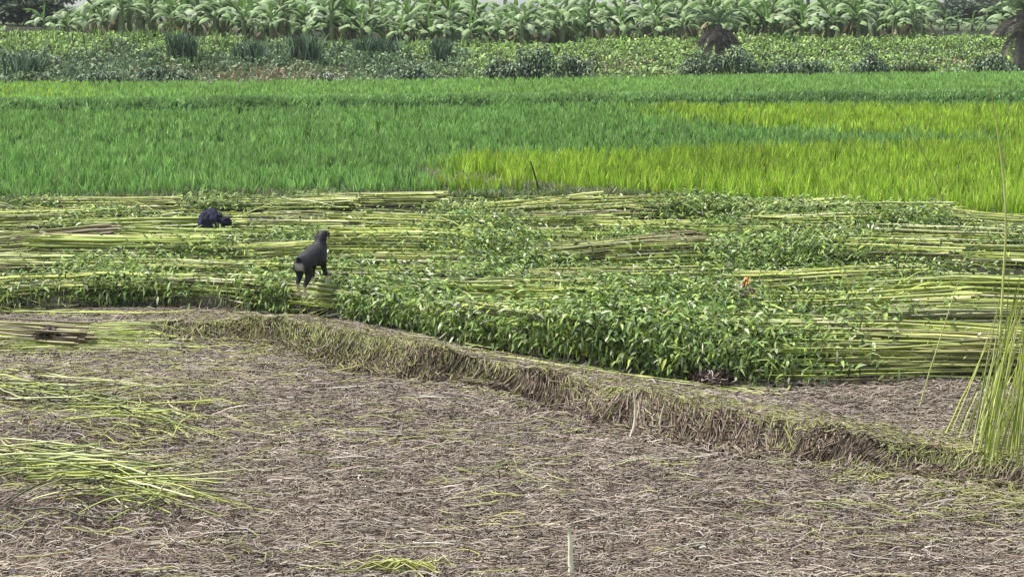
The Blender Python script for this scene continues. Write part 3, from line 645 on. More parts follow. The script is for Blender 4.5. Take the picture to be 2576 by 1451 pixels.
def wrapper():
    x, y, z = hit(1875, 742, .30); e = empty('plastic_wrapper', (x, y, z))
    def sheet(name, P4, col, col2, seed):
        n = 9; s = np.linspace(0, 1, n); A, B = np.meshgrid(s, s, indexing='ij'); P = np.array(P4, float)
        V = ((1 - A) * (1 - B))[..., None] * P[0] + (A * (1 - B))[..., None] * P[1] + (A * B)[..., None] * P[2] + ((1 - A) * B)[..., None] * P[3]
        V[..., 1] += .05 * np.sin(A * 9 + seed) * np.cos(B * 7 + seed); V[..., 2] += .02 * np.sin(A * 13 + B * 9 + seed)
        V2 = V.copy(); V2[..., 1] += .004
        idx = np.arange(n * n).reshape(n, n); Q = np.stack([idx[:-1, :-1], idx[1:, :-1], idx[1:, 1:], idx[:-1, 1:]], -1).reshape(-1, 4)
        w = B[..., None]; cc = (np.array(col) * (1 - w) + np.array(col2) * w).reshape(-1, 3)
        mb = MB(); mb.add(V, Q, cc); mb.add(V2, Q[:, ::-1], cc); mb.obj(name, M['plastic'], e)
    sheet('pink_film', [(-.13, -.02, .0), (.04, -.06, -.02), (.03, .03, .13), (-.06, .05, .15)], (.62, .45, .42), (.6, .5, .45), 1)
    sheet('orange_film', [(-.05, .02, .12), (.05, .0, .12), (.06, .05, .21), (-.01, .06, .22)], (.85, .50, .16), (.9, .66, .3), 4)
    sheet('folded_edge', [(.03, -.06, -.02), (.16, -.05, -.02), (.09, -.01, .03), (.06, .03, .09)], (.62, .42, .25), (.65, .38, .18), 7)
    tag(e, 'crumpled pink and orange plastic wrapper on the leafy heap', 'wrapper')
wrapper()
def root_clump(px, py, w, label, n=260, lift=.0):
    x, y, z = hit(px, py, lift, base_z); e = empty('root_clump', (x, y, z))
    blob('mud_core', M['ground'], e, (0, .05, .04), (w * .42, w * .3, w * .32), (.035, .026, .022), px * .01, .35, 3.5, n=18)
    mb = MB(); th = U(0, 6.28, n); r = w * .42 * np.sqrt(U(0, 1, n)); k = 7; P = np.zeros((n, k, 3)); a = U(0, 6.28, n); cv = N(2.6, n)
    for i, t in enumerate(np.linspace(0, 1, k)):
        aa = a + cv * t; P[:, i, 0] = r * np.cos(th) + np.cos(aa) * .10 * t; P[:, i, 1] = r * np.sin(th) * .7 + np.sin(aa) * .08 * t - .03
        P[:, i, 2] = np.sqrt(np.clip(1 - (r / (w * .5)) ** 2, 0, 1)) * w * .38 * U(.85, 1.1, n) + np.sin(aa * 1.3) * .03
    mb.tube(P, np.full((n, k), .0055), pick([(.09, .065, .055), (.05, .035, .03), (.30, .24, .2), (.5, .44, .4)], n, .2, [.45, .3, .17, .08]))
    mb.obj('roots', M['straw'], e); tag(e, label, 'root clump')
root_clump(1790, 976, .46, 'dark muddy root clump in front of the big leafy heap')
root_clump(118, 852, .28, 'dark muddy root clump at the end of the left yellow bundle', lift=.06)
root_clump(975, 806, .34, 'small dark root clump under the leaves on the bund', 120)

# ------------------------------------------------------------------ goat
def goat():
    sk = {'pelvis': (-.20, 0, .45, .098), 'loin': (-.08, 0, .455, .105), 'mid': (.04, 0, .445, .125), 'chest': (.17, 0, .45, .112), 'neck0': (.245, 0, .54, .088),
          'neck1': (.28, -.005, .615, .068), 'poll': (.31, -.01, .685, .064), 'face': (.385, -.02, .675, .043), 'muz': (.45, -.03, .64, .028),
          'tail0': (-.285, 0, .50, .026), 'tail1': (-.325, 0, .535, .018)}
    E = [('pelvis', 'loin'), ('loin', 'mid'), ('mid', 'chest'), ('chest', 'neck0'), ('neck0', 'neck1'), ('neck1', 'poll'), ('poll', 'face'), ('face', 'muz'), ('pelvis', 'tail0'), ('tail0', 'tail1')]
    for s, sg in (('L', 1), ('R', -1)):
        st = .05 * sg
        sk.update({'hip' + s: (-.225, .065 * sg, .385, .068), 'sti' + s: (-.165 + st * .5, .082 * sg, .285, .048), 'hock' + s: (-.285 + st, .078 * sg, .175, .022), 'fet' + s: (-.265 + st, .078 * sg, .055, .0165), 'hoof' + s: (-.25 + st, .078 * sg, .008, .02),
                   'sho' + s: (.185, .062 * sg, .39, .052), 'elb' + s: (.165 - st * .3, .072 * sg, .28, .034), 'kne' + s: (.185 - st, .07 * sg, .165, .021), 'ffe' + s: (.185 - st, .07 * sg, .05, .0155), 'fho' + s: (.20 - st, .07 * sg, .008, .019)})
        E += [('pelvis', 'hip' + s), ('hip' + s, 'sti' + s), ('sti' + s, 'hock' + s), ('hock' + s, 'fet' + s), ('fet' + s, 'hoof' + s), ('chest', 'sho' + s), ('sho' + s, 'elb' + s), ('elb' + s, 'kne' + s), ('kne' + s, 'ffe' + s), ('ffe' + s, 'fho' + s)]
    names = list(sk); me = bpy.data.meshes.new('goat_skin'); me.from_pydata([sk[k][:3] for k in names], [(names.index(a), names.index(b)) for a, b in E], [])
    t = bpy.data.objects.new('goat_tmp', me); C.objects.link(t)
    t.modifiers.new('s', 'SKIN'); t.modifiers.new('d', 'SUBSURF').levels = 2
    for i, k in enumerate(names):
        r = sk[k][3]; v = me.skin_vertices[0].data[i]; r *= 1.12; v.radius = (r, r); v.use_root = (k == 'pelvis')
    dg = bpy.context.evaluated_depsgraph_get(); dg.update(); bm = bpy.data.meshes.new_from_object(t.evaluated_get(dg)); bpy.data.objects.remove(t)
    bm.name = 'body'; n = len(bm.vertices); co = np.zeros(n * 3, np.float32); bm.vertices.foreach_get('co', co); co = co.reshape(-1, 3)
    blk = np.array([.016, .016, .018]); pal = np.array([.60, .55, .40]); wh = np.array([.42, .40, .37])
    w = sm((.19 - co[:, 2]) / .04)[:, None]; c = blk * (1 - w) + pal * w
    p = (sm((-.245 - co[:, 0]) / .03) * sm((.47 - co[:, 2]) / .03) * sm((co[:, 2] - .33) / .04) * sm((.075 - np.abs(co[:, 1])) / .03))[:, None]; c = c * (1 - p) + wh * p
    hf = (co[:, 2] < .022)[:, None]; c = np.where(hf, [.04, .035, .03], c)
    a = bm.color_attributes.new('col', 'FLOAT_COLOR', 'POINT'); cc = np.ones((n, 4), np.float32); cc[:, :3] = c; a.data.foreach_set('color', cc.ravel())
    bm.materials.clear(); bm.materials.append(M['coat'])
    for pl in bm.polygons: pl.use_smooth = True
    x, y, z = GX, GY, GZ + .03
    e = empty('goat', (x, y, z), math.radians(66)); e.rotation_euler = (0, math.radians(-7), math.radians(66)); e.scale = (.96,) * 3
    b = bpy.data.objects.new('body', bm); C.objects.link(b); b.parent = e
    for sg in (1, -1):
        mb = MB(); mb.ribbon(np.array([[(.325, .035 * sg - .01, .685), (.315, .065 * sg - .01, .68), (.31, .09 * sg - .01, .655), (.305, .10 * sg - .01, .62)]]), np.array([.016, .024, .022, .008]), np.array([[.4, 0, 1.]]), np.array([(.03, .03, .032)]), fold=.4)
        mb.obj('ear', M['coat'], e)
        s = blob('eye', M['horn'], e, (.365, .036 * sg - .015, .70), (.008, .006, .008), (.02, .015, .01), 1, .0, 1, n=6)
    tag(e, 'black goat with pale lower legs standing on the cut jute, seen from behind', 'goat')
goat()

# ------------------------------------------------------------------ the far bank
def bank():
    mb = MB()
    def cols(BX, BY, n):
        lime = pick([(.31, .47, .12), (.38, .54, .15), (.24, .40, .09), (.47, .58, .23)], n, .18); grey = pick([(.17, .26, .12), (.23, .33, .17), (.12, .19, .08), (.30, .40, .24)], n, .18)
        drk = pick([(.03, .055, .03), (.05, .085, .045), (.09, .14, .09)], n, .2); tan = pick([(.40, .33, .20), (.34, .28, .16), (.47, .39, .27), (.22, .25, .10)], n, .14)
        nz = (fbm(BX * .012, BY * .03, 1, 61) - .5) * 2
        # upper bright band; lower band greyer on the left
        top = sm((150 - BY + nz * 45) / 45) ; mid = sm((BX - 1050 + nz * 160) / 200)
        pl = np.clip(top * .9 + mid * .75 - .25 * sm((BY - 175) / 20), .03, .95)
        pl = pl * (1 - .75 * np.exp(-((BX - 780) / 280) ** 2 - ((BY - 130) / 35) ** 2)) * (1 - .5 * np.exp(-((BX - 150) / 200) ** 2 - ((BY - 150) / 25) ** 2)) * (1 - .45 * np.exp(-((BX - 2350) / 160) ** 2 - ((BY - 125) / 14) ** 2))
        ptan = .85 * np.exp(-((BX - 650) / 190) ** 2 - ((BY - 190) / 19) ** 2) + .35 * np.exp(-((BX - 1560) / 110) ** 2 - ((BY - 165) / 20) ** 2) + .6 * np.exp(-((BX - 2430) / 80) ** 2 - ((BY - 150) / 8) ** 2)
        c = np.where((R_.random(n) < pl)[:, None], lime, grey); c = np.where((R_.random(n) < .12)[:, None], drk, c); c = np.where((R_.random(n) < ptan)[:, None], tan, c)
        return c, ptan
    n = 190000; x, y = sample_trap(n, 86, 128, .29, 2); u = x / y; yt = cu(TOE, u); ok = (y > yt - .1) & (y < yt + 13.5); x, y, yt = x[ok], y[ok], yt[ok]; n = len(x)
    z = base_z(x, y); px, py = proj(x, y, z + .2); BX, BY = px / K, py / K
    cl = fbm(x, y, .9, 71)
    # leaf clumps
    c, ptan = cols(BX, BY, n); az = U(0, 6.28, n); el = N(.45, n); L = U(.12, .32, n)
    m = R_.random(n) > ptan * .9
    zz = z + np.clip(cl - .25, .05, 1) * 1.0 * U(.1, 1, n) * (.35 + .65 * sm((y - yt) / 2.5))
    P = np.zeros((n, 4, 3))
    for i, t in enumerate((0, .33, .7, 1)):
        e = el - .9 * t; P[:, i, 0] = x + np.cos(az) * np.cos(e) * L * t; P[:, i, 1] = y + np.sin(az) * np.cos(e) * L * t; P[:, i, 2] = zz + np.sin(e) * L * t
    roll = N(.5, n); S = np.stack([-np.sin(az) * np.cos(roll), np.cos(az) * np.cos(roll), np.sin(roll)], 1)
    W = np.array([.2, 1, .8, .05])[None] * (U(.035, .085, n))[:, None]
    mb.ribbon(P[m], W[m], S[m], c[m], fold=.3)
    # grass blades
    n = 9000; x, y = sample_trap(n, 86, 122, .29, 2); u = x / y; yt = cu(TOE, u); ok = (y > yt + .6) & (y < yt + 13); x, y = x[ok], y[ok]; z = base_z(x, y); px, py = proj(x, y, z + .2)
    w = np.clip(1.2 - px / K / 1300, .25, 1); ok = R_.random(len(x)) < w; x, y, z, px, py = (a[ok] for a in (x, y, z, px, py)); n = len(x)
    X, Y, Z, A, B = (np.repeat(a, 5) for a in (x, y, z, px / K, py / K)); n5 = n * 5; c, _ = cols(A, B, n5)
    az = U(0, 6.28, n5); ln = U(.1, .6, n5); hh = U(.25, .7, n5) * np.repeat(U(.6, 1.3, n), 5); P = np.zeros((n5, 3, 3))
    for i, t in enumerate((0, .55, 1)):
        P[:, i] = np.stack([X + np.cos(az) * ln * hh * t * t, Y + np.sin(az) * ln * hh * t * t, Z + hh * t * (1 - .35 * ln * t)], 1)
    a2 = N(.7, n5); S = np.stack([np.cos(a2), np.sin(a2), 0 * a2], 1)
    mb.ribbon(P, np.array([.9, 1, .15])[None] * U(.018, .035, n5)[:, None], S, c)
    o = mb.obj('bank_undergrowth', M['veg']); tag(o, 'tangled green weeds and creepers covering the far bank', 'undergrowth', kind='stuff')
bank()

def bush(px, py, w, h, cols, label, n=900, group='dark bushes at the foot of the bank', leaf=.2):
    x0, y0, z0 = hit(px, py, 0, base_z); y0 -= .3; e = empty('bush', (x0, y0, z0)); sc = F / (y0 * CT + (HC - z0) * ST) / K
    W, H_ = w / sc / 2, h / sc
    mb = MB(); nc = 13; ca = U(0, 6.28, nc); cr = np.sqrt(U(0, 1, nc)) * 1.05
    cx, cy, cz = np.cos(ca) * cr * W, np.sin(ca) * cr * W * .7, U(.2, .85, nc) * H_ * (1 - .45 * cr ** 2)
    i = R_.integers(0, nc, n); d = N(1, (n, 3)); d /= np.linalg.norm(d, axis=1, keepdims=True); r = U(.5, 1, n)[:, None]
    P0 = np.stack([cx[i], cy[i], cz[i]], 1) + d * r * np.array([W * .36, W * .36, H_ * .26]); P0[:, 2] = np.maximum(P0[:, 2], .02)
    az = np.arctan2(d[:, 1], d[:, 0]) + N(.7, n); el = d[:, 2] * .6 + N(.3, n)
    P = np.zeros((n, 4, 3)); L = U(.6, 1.4, n) * leaf
    for k, t in enumerate((0, .33, .7, 1)):
        a = el - .8 * t; P[:, k, 0] = P0[:, 0] + np.cos(az) * np.cos(a) * L * t; P[:, k, 1] = P0[:, 1] + np.sin(az) * np.cos(a) * L * t; P[:, k, 2] = P0[:, 2] + np.sin(a) * L * t
    roll = N(.5, n); S = np.stack([-np.sin(az) * np.cos(roll), np.cos(az) * np.cos(roll), np.sin(roll)], 1)
    mb.ribbon(P, np.array([.2, 1, .8, .05])[None] * (U(.2, .32, n) * leaf)[:, None], S, pick(cols, n, .25), fold=.3); mb.obj('foliage', M['veg'], e)
    mb = MB(); m = 9; a = U(0, 6.28, m); Q = np.zeros((m, 4, 3))
    for k, t in enumerate((0, .3, .6, .9)): Q[:, k] = np.stack([np.cos(a) * W * .55 * t, np.sin(a) * W * .45 * t, H_ * .75 * t ** .8 + 0 * a], 1)
    mb.tube(Q, np.array([.04, .03, .02, .008])[None] * np.ones((m, 1)), pick([(.07, .06, .045)], m), 4); mb.obj('stems', M['bark'], e)
    tag(e, label, 'bush', group)
DK = [(.035, .06, .035), (.055, .095, .05), (.11, .17, .10), (.22, .31, .18), (.32, .42, .24)]
GK = [(.10, .16, .06), (.16, .24, .09), (.06, .10, .04)]
bush(1265, 204, 110, 72, DK, 'dark bush, left part of the triple bush at the middle of the bank', 1100)
bush(1350, 203, 120, 95, DK, 'tallest dark bush, between two others at the middle of the bank', 1300)
bush(1450, 202, 100, 72, DK, 'dark bush, right part of the triple bush at the middle of the bank', 1000)
bush(1760, 198, 90, 70, DK, 'dark bush to the left below the skirted palm', 900)
bush(1840, 197, 120, 85, DK, 'wide dark bush right under the skirted palm', 1300)
bush(1965, 194, 70, 55, DK, 'small dark bush, first one right of the palm', 700)
bush(2040, 193, 70, 50, DK, 'small dark bush, second one right of the palm', 700)
bush(2180, 190, 90, 70, DK, 'dark bush with a pale sprig on top, right of centre', 900)
bush(2300, 189, 90, 50, GK, 'mid green bush between the sprig bush and the edge palm', 800)
bush(2490, 187, 130, 60, DK, 'low dark bush beside the palm at the right edge', 1100)
bush(420, 214, 110, 62, DK, 'dark bush left of the dry tan grass', 1000)
bush(240, 216, 120, 40, DK, 'low dark bush at the foot of the bank on the left', 900)
bush(100, 217, 150, 40, GK, 'low green bush at the far left foot of the bank', 900)
bush(835, 209, 55, 34, [(.5, .52, .42), (.05, .07, .04), (.3, .34, .24)], 'small pale leaved bush at the right end of the tan grass', 420, leaf=.16)
bush(1045, 208, 60, 48, DK, 'small dark bush between the tan grass and the triple bush', 600)

def reed_clump(px, py, w, h, label):
    x0, y0, z0 = hit(px, py, 0, base_z); e = empty('reed_clump', (x0, y0, z0)); sc = F / (y0 * CT + (HC - z0) * ST) / K
    W, H_ = w / sc / 2, h / sc; mb = MB(); n = 46
    tufts(mb, N(W * .4, n), N(W * .3, n), np.zeros(n), 8, H_, .035, [(.10, .16, .09), (.15, .23, .13), (.24, .34, .22), (.04, .07, .04)], (.08, .45), hang=.15); mb.obj('blades', M['veg'], e)
    tag(e, label, 'reeds', 'reed clumps on the far bank')
reed_clump(462, 152, 75, 78, 'dark upright reed clump on the bank, left one of the two tallest')
reed_clump(768, 160, 85, 82, 'dark upright reed clump above the tan grass, right one of the two tallest')
reed_clump(640, 150, 90, 50, 'lower grey green reed clump between the two tallest')
reed_clump(940, 140, 120, 55, 'grey green reed clump right of the tallest ones')
reed_clump(70, 190, 120, 60, 'grey green reed clump at the far left of the bank')
reed_clump(1110, 150, 60, 60, 'thin reed clump left of the triple bush')

# bananas ------------------------------------------------------------------
def banana_leaf(L, w, el0, droop, colr, seed, upright=False):
    k = 12; t = np.linspace(0, 1, k); e = el0 - droop * t ** 1.3; ds = L / (k - 1)
    X = np.concatenate([[0], np.cumsum(np.cos(e[:-1]) * ds)]); Z = np.concatenate([[0], np.cumsum(np.sin(e[:-1]) * ds)])
    prof = np.interp(t, [0, .12, .25, .6, .85, 1], [.03, .08, .85, 1, .7, .05]) * w
    rr = np.random.default_rng(seed); mb = MB(); V = []; 
    fold = -.55 if not upright else .7
    rows = []
    for i in range(k):
        a = prof[i] * rr.uniform(.75, 1.05); b = prof[i] * rr.uniform(.75, 1.05)
        nx, nz = -math.sin(e[i]), math.cos(e[i])
        def p(s, q): return (X[i] + nx * fold * q * abs(s), s, Z[i] + nz * fold * q * abs(s))
        rows.append([p(-a, 1), p(-a * .5, .6), (X[i], 0, Z[i]), p(b * .5, .6), p(b, 1)])
    V = np.array(rows); idx = np.arange(k * 5).reshape(k, 5)
    Q = np.stack([idx[:-1, :-1], idx[:-1, 1:], idx[1:, 1:], idx[1:, :-1]], -1)
    keep = np.ones(Q.shape[:2], bool)
    for i in range(3, k - 1):                      # tears between the veins
        if rr.random() < .28: keep[i, 0] = False
        if rr.random() < .28: keep[i, 3] = False
    Q = Q[keep]
    c = np.array(colr)[None] * (1 + rr.normal(0, .06, (k * 5, 1))); c = c.reshape(k, 5, 3); c[:, 2] = np.array(colr) * .5 + np.array([.25, .3, .12])
    mb.add(V, Q, c.reshape(-1, 3)); me = mb.obj('leaf', M['banana']); d = me.data; bpy.data.objects.remove(me); return d
BL = []
for s in range(10):
    BL.append(banana_leaf(U(1.1, 1.7), U(.17, .26), U(.5, 1.2), U(1.6, 2.5), tuple(pick([(.15, .26, .09), (.20, .32, .12), (.08, .15, .05), (.25, .36, .18), (.33, .40, .26)], 1)[0]), s))
UPL = [banana_leaf(1.2, .2, 1.35, .15, (.28, .48, .06), 40, True), banana_leaf(1.0, .15, 1.45, .1, (.17, .33, .06), 41, True)]
DRY = [banana_leaf(1.2, .16, -.3, 1.4, (.24, .19, .12), 50), banana_leaf(1.0, .15, -.6, 1.1, (.10, .09, .07), 51)]
def stem_mesh(h, r):
    mb = MB(); k = 7; t = np.linspace(0, 1, k); P = np.stack([.05 * np.sin(t * 2), 0 * t, h * t], 1)[None]
    mb.tube(P, (r * (1.25 - .65 * t))[None], np.array([(.20, .24, .13)]), 8); o = mb.obj('pseudostem', M['bark']); d = o.data; bpy.data.objects.remove(o); return d
SM = [stem_mesh(.95, .10), stem_mesh(1.3, .11), stem_mesh(.7, .08)]
def banana_proto(kind):
    e = empty('banana_plant', (0, 0, 0)); h = [.95, 1.3, .7][kind % 3]
    o = bpy.data.objects.new('pseudostem', SM[kind % 3]); C.objects.link(o); o.parent = e
    nl = 8 + kind % 3; a0 = U(0, 6.28)
    for i in range(nl):
        a = a0 + i * 2.4 + N(.2, 1)[0]; l = bpy.data.objects.new('leaf', BL[(kind * 3 + i) % 10]); C.objects.link(l); l.parent = e
        l.location = (0, 0, h * (.62 + .38 * i / nl)); l.rotation_euler = (N(.15, 1)[0], -.3 * i / nl + .15, a)
    for i in range(2):
        l = bpy.data.objects.new('dry_leaf', DRY[i]); C.objects.link(l); l.parent = e; l.location = (0, 0, h * .6); l.rotation_euler = (0, 0, U(0, 6.28))
    if kind % 2 == 0:
        l = bpy.data.objects.new('furled_leaf', UPL[1]); C.objects.link(l); l.parent = e; l.location = (0, 0, h * .9); l.rotation_euler = (0, 0, U(0, 6.28))
    return e
def bananas():
    prot = [banana_proto(k) for k in range(5)]; used = [False] * 5
    pts = []
    for row, (dy, sp) in enumerate(((14.0, 1.75), (15.8, 1.8), (18.0, 1.9), (20.5, 2.1), (24, 2.4), (28.5, 2.7), (34, 3))):
        x = -29.0 - dy * .25
        while x < 31 + dy * .25:
            pts.append((x + N(.3, 1)[0] + row * .9, dy + N(.5, 1)[0], row)); x += sp * U(.8, 1.25)
    for (x, dy, row) in pts:
        y = 100.0
        for _ in range(6): y = float(cu(TOE, x / y)) + dy
        z = float(base_z(x, y)); px, _ = proj(x, y, z); B = px / K
        if B < 90 + row * 25 or (2330 < B < 2520) or B > 2700: continue
        k = int(R_.integers(0, 5)); sc = U(1.05, 1.45) * (1 + .09 * row) * (.8 if B < 260 else 1)
        if not used[k]: e = prot[k]; used[k] = True; e.location = (x, y, z - .05); e.rotation_euler = (0, 0, U(0, 6.28)); e.scale = (sc,) * 3
        else: e = dup(prot[k], (x, y, z - .05), U(0, 6.28), sc)
        tag(e, 'broad leaved banana plant in the dense plantation along the top of the bank', 'banana plant', 'banana plants along the top of the bank')
    low = []
    for B in (2350, 2385, 2420, 2455, 2490):
        x, y, z = hit(B, 78, 0, base_z); e = dup(prot[2], (float(x), float(y) + 1 + N(.5, 1)[0], float(z) - .15), U(0, 6.28), 1.05)
        tag(e, 'small young banana plant in the low gap before the sky at the right', 'banana plant', 'young banana plants in the gap')
    for B, tip, s, lb in ((556, 18, 1.0, 'banana plant with a bright upright leaf, leftmost of the three bright ones'), (712, 20, 1.0, 'banana plant with a broad bright upright leaf, middle of the three bright ones'), (812, 0, 1.15, 'banana plant with the tallest bright upright leaf, rightmost of the three bright ones')):
        x, y, z = hit(B, 92 if B > 600 else 84, 0, base_z); e = empty('banana_plant', (x, y, float(z) - .1))
        o = bpy.data.objects.new('pseudostem', SM[2]); C.objects.link(o); o.parent = e
        for i in range(2):
            l = bpy.data.objects.new('furled_leaf', UPL[0]); C.objects.link(l); l.parent = e; l.location = (0, 0, .55 + .0 * i); l.rotation_euler = (.25 * (i - .4), 0, -1.57 + i * 3.0); l.scale = (s, s, s)
        for i in range(3):
            l = bpy.data.objects.new('leaf', BL[i * 3]); C.objects.link(l); l.parent = e; l.location = (0, 0, .5); l.rotation_euler = (0, 0, i * 2.1 + B); l.scale = (.7,) * 3
        tag(e, lb, 'banana plant')
bananas()

# date palms ---------------------------------------------------------------
def frond_mesh(L, el0, droop, cols, nl=26, lw=.028, ll=.42):
    mb = MB(); k = 10; t = np.linspace(0, 1, k); e = el0 - droop * t; ds = L / (k - 1)
    X = np.concatenate([[0], np.cumsum(np.cos(e[:-1]) * ds)]); Z = np.concatenate([[0], np.cumsum(np.sin(e[:-1]) * ds)])
    mb.tube(np.stack([X, 0 * X, Z], 1)[None], np.linspace(.022, .006, k)[None], np.array([cols[0]]), 4)
    s = np.repeat(np.linspace(.12, 1, nl), 2); sg = np.tile([1, -1], nl); n = len(s)
    bx, bz = np.interp(s, t, X), np.interp(s, t, Z); LL = ll * np.interp(s, [0, .3, .8, 1], [.6, 1, .8, .4]) * U(.8, 1.15, n)
    P = np.zeros((n, 3, 3))
    for i, q in enumerate((0, .55, 1)): P[:, i] = np.stack([bx + LL * q * .65, sg * LL * q * .72, bz + LL * (.22 * q - .5 * q * q)], 1)
    S = np.tile(np.array([[.7, 0, .7]]), (n, 1)); mb.ribbon(P, np.array([.8, 1, .1])[None] * np.full((n, 1), lw), S, pick(cols, n, .2))
    o = mb.obj('frond', M['veg']); d = o.data; bpy.data.objects.remove(o); return d
GF = [frond_mesh(1.7, U(.5, 1.1), U(1.2, 1.8), [(.14, .22, .10), (.2, .29, .14), (.1, .15, .07)]) for _ in range(3)]
DF = [frond_mesh(l, e_, d_, [(.17, .15, .135), (.10, .09, .08), (.28, .26, .24)], 30, .021, .4) for l, e_, d_ in ((1.55, -.2, 1.3), (1.3, .15, 1.7), (1.7, -.6, .9))]
def palm(px, py, h, r, ng, nd, label, s=1.0):
    x, y, z = hit(px, py, 0, base_z); e = empty('date_palm', (x, y, z)); mb = MB(); k = 16; t = np.linspace(0, 1, k)
    P = np.stack([.06 * np.sin(t * 3), 0 * t, h * t], 1)[None]; mb.tube(P, (r * (1.1 - .2 * t + .12 * (np.arange(k) % 2)))[None], np.array([(.15, .135, .12)]), 8); mb.obj('trunk', M['bark'], e)
    for i in range(nd):
        l = bpy.data.objects.new('dead_frond', DF[i % 3]); C.objects.link(l); l.parent = e; l.location = (0, 0, h * (.93 - .12 * (i % 3))); l.rotation_euler = (0, 0, i * 2.4); l.scale = (s * U(.85, 1.1),) * 3
    for i in range(ng):
        l = bpy.data.objects.new('frond', GF[i % 3]); C.objects.link(l); l.parent = e; l.location = (0, 0, h); l.rotation_euler = (0, U(-.4, .2), i * 2.4 + .5); l.scale = (s * U(.85, 1.1),) * 3
    tag(e, label, 'palm')
palm(1805, 172, 2.35, .22, 12, 32, 'stumpy date palm with a dark skirt of dead fronds on the bank', .95)
palm(2568, 184, 3.5, .40, 14, 26, 'grey trunked date palm cut by the right edge', 1.15)

# distant trees -------------------------------------------------------------
def far_tree(x, y, h, w, label, seed):
    h = max(h - 2.2, 2.6); e = empty('tree', (x, y, float(base_z(x, y)) - .1)); mb = MB()
    k = 6; t = np.linspace(0, 1, k); mb.tube(np.stack([.4 * np.sin(t * 2 + seed), 0 * t, h * .65 * t], 1)[None], (h * .035 * (1.2 - t))[None], np.array([(.1, .09, .08)]), 6)
    m = 6; a = U(0, 6.28, m); P = np.zeros((m, 4, 3))
    for i, q in enumerate((0, .35, .7, 1)): P[:, i] = np.stack([np.cos(a) * w * .35 * q, np.sin(a) * w * .35 * q, h * (.4 + .45 * q) + 0 * a], 1)
    mb.tube(P, np.array([.14, .1, .06, .02])[None] * np.ones((m, 1)), pick([(.1, .09, .08)], m), 4); mb.obj('trunk', M['bark'], e)
    n = 2600; nc = 16; c = N(1, (nc, 3)); c /= np.linalg.norm(c, axis=1, keepdims=True); c *= (U(.3, 1, nc) ** .5)[:, None] * np.array([w * .38, w * .38, h * .26]); c[:, 2] += h * .5
    i = R_.integers(0, nc, n); d = N(1, (n, 3)); d /= np.linalg.norm(d, axis=1, keepdims=True); P0 = c[i] + d * U(.6, 1, n)[:, None] * np.array([w * .17, w * .17, h * .12])
    az = U(0, 6.28, n); el = N(.5, n); L = U(.35, .8, n); P = np.zeros((n, 3, 3))
    for q, tt in enumerate((0, .5, 1)): P[:, q] = P0 + np.stack([np.cos(az) * np.cos(el) * L * tt, np.sin(az) * np.cos(el) * L * tt, np.sin(el) * L * tt], 1)
    S = np.stack([-np.sin(az), np.cos(az), N(.3, n)], 1); mb = MB(); mb.ribbon(P, np.array([.3, 1, .1])[None] * np.full((n, 1), .2), S, pick([(.06, .10, .05), (.09, .14, .07), (.04, .07, .035)], n, .2)); mb.obj('crown', M['veg'], e)
    tag(e, label, 'tree', 'distant trees beyond the plantation')
ft = [(-38, 150, 5.2, 7), (-42, 158, 5.6, 8), (-36, 146, 4.8, 6), (-57, 212, 9, 9), (-63, 225, 10, 10), (-55, 220, 8, 8), (-68, 240, 11, 11), (-64, 236, 9, 9), (-60, 250, 9, 10), (64, 230, 5.0, 9), (51, 215, 4.9, 9), (56, 222, 5.2, 8), (70, 310, 5.9, 9), (76, 300, 7.5, 9), (60, 300, 8, 9), (84, 310, 9, 9)]
for i, (x, y, h, w) in enumerate(ft):
    far_tree(x, y, h, w, 'hazy distant tree beyond the left end of the banana plants' if x < 0 else 'hazy distant tree against the white sky at the top right', i)

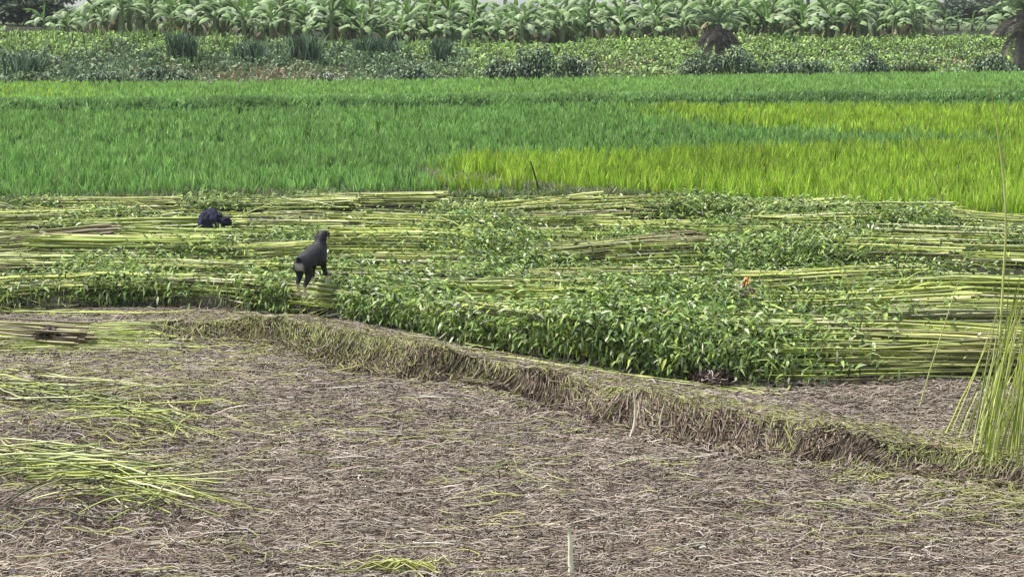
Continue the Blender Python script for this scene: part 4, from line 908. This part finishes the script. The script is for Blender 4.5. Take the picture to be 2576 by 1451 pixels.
# ------------------------------------------------------------------ air
HAZE = 0.00022
if HAZE:
    me = bpy.data.meshes.new('haze'); x, y0, y1, z0, z1 = 2700, -30, 2700, -1.2, 13.5
    me.from_pydata([(-x, y0, z0), (x, y0, z0), (x, y1, z0), (-x, y1, z0), (-x, y0, z1), (x, y0, z1), (x, y1, z1), (-x, y1, z1)], [], [(0, 3, 2, 1), (4, 5, 6, 7), (0, 1, 5, 4), (1, 2, 6, 5), (2, 3, 7, 6), (3, 0, 4, 7)])
    o = bpy.data.objects.new('haze', me); C.objects.link(o); tag(o, kind='stuff')
    m = bpy.data.materials.new('haze'); m.use_nodes = True; nt = m.node_tree; nt.nodes.clear(); out = nt.nodes.new('ShaderNodeOutputMaterial'); v = nt.nodes.new('ShaderNodeVolumePrincipled')
    v.inputs['Color'].default_value = (.86, .9, .95, 1); v.inputs['Density'].default_value = HAZE; v.inputs['Anisotropy'].default_value = .2; nt.links.new(v.outputs[0], out.inputs['Volume']); me.materials.append(m)

# ------------------------------------------------------------------ light, sky, camera
SUN_EL, SUN_AZ = 62, 292
w = bpy.data.worlds.new('World'); bpy.context.scene.world = w; w.use_nodes = True; nt = w.node_tree; bg = nt.nodes['Background']
sky = nt.nodes.new('ShaderNodeTexSky'); sky.sky_type = 'NISHITA'; sky.sun_disc = False; sky.sun_elevation = math.radians(SUN_EL); sky.sun_rotation = math.radians(SUN_AZ)
sky.dust_density = 1.5; sky.air_density = 1.0; sky.ozone_density = 1.0
hs = nt.nodes.new('ShaderNodeHueSaturation'); hs.inputs['Saturation'].default_value = .45
nt.links.new(sky.outputs[0], hs.inputs['Color']); nt.links.new(hs.outputs[0], bg.inputs['Color']); bg.inputs['Strength'].default_value = .10
sl = bpy.data.lights.new('sun', 'SUN'); sl.energy = 3.1; sl.angle = math.radians(9); sl.color = (1, .96, .9); so = bpy.data.objects.new('sun', sl); C.objects.link(so)
a, el = math.radians(SUN_AZ), math.radians(SUN_EL); d = Vector((math.sin(a) * math.cos(el), math.cos(a) * math.cos(el), math.sin(el)))
so.rotation_euler = d.to_track_quat('Z', 'Y').to_euler(); so.location = (0, 0, 30)
cam = bpy.data.cameras.new('camera'); co = bpy.data.objects.new('camera', cam); C.objects.link(co); co.location = (0, 0, HC); co.rotation_euler = (math.pi / 2 - TH, 0, 0)
cam.sensor_width = 36; cam.lens = 36 * F / 1024; cam.clip_end = 5000; cam.clip_start = .1
sc = bpy.context.scene; sc.camera = co; sc.view_settings.view_transform = 'Standard'; sc.view_settings.look = 'None'; sc.view_settings.exposure = 0.93; sc.view_settings.gamma = 1
sc.cycles.max_bounces = 6; sc.cycles.transparent_max_bounces = 4; sc.cycles.volume_bounces = 1
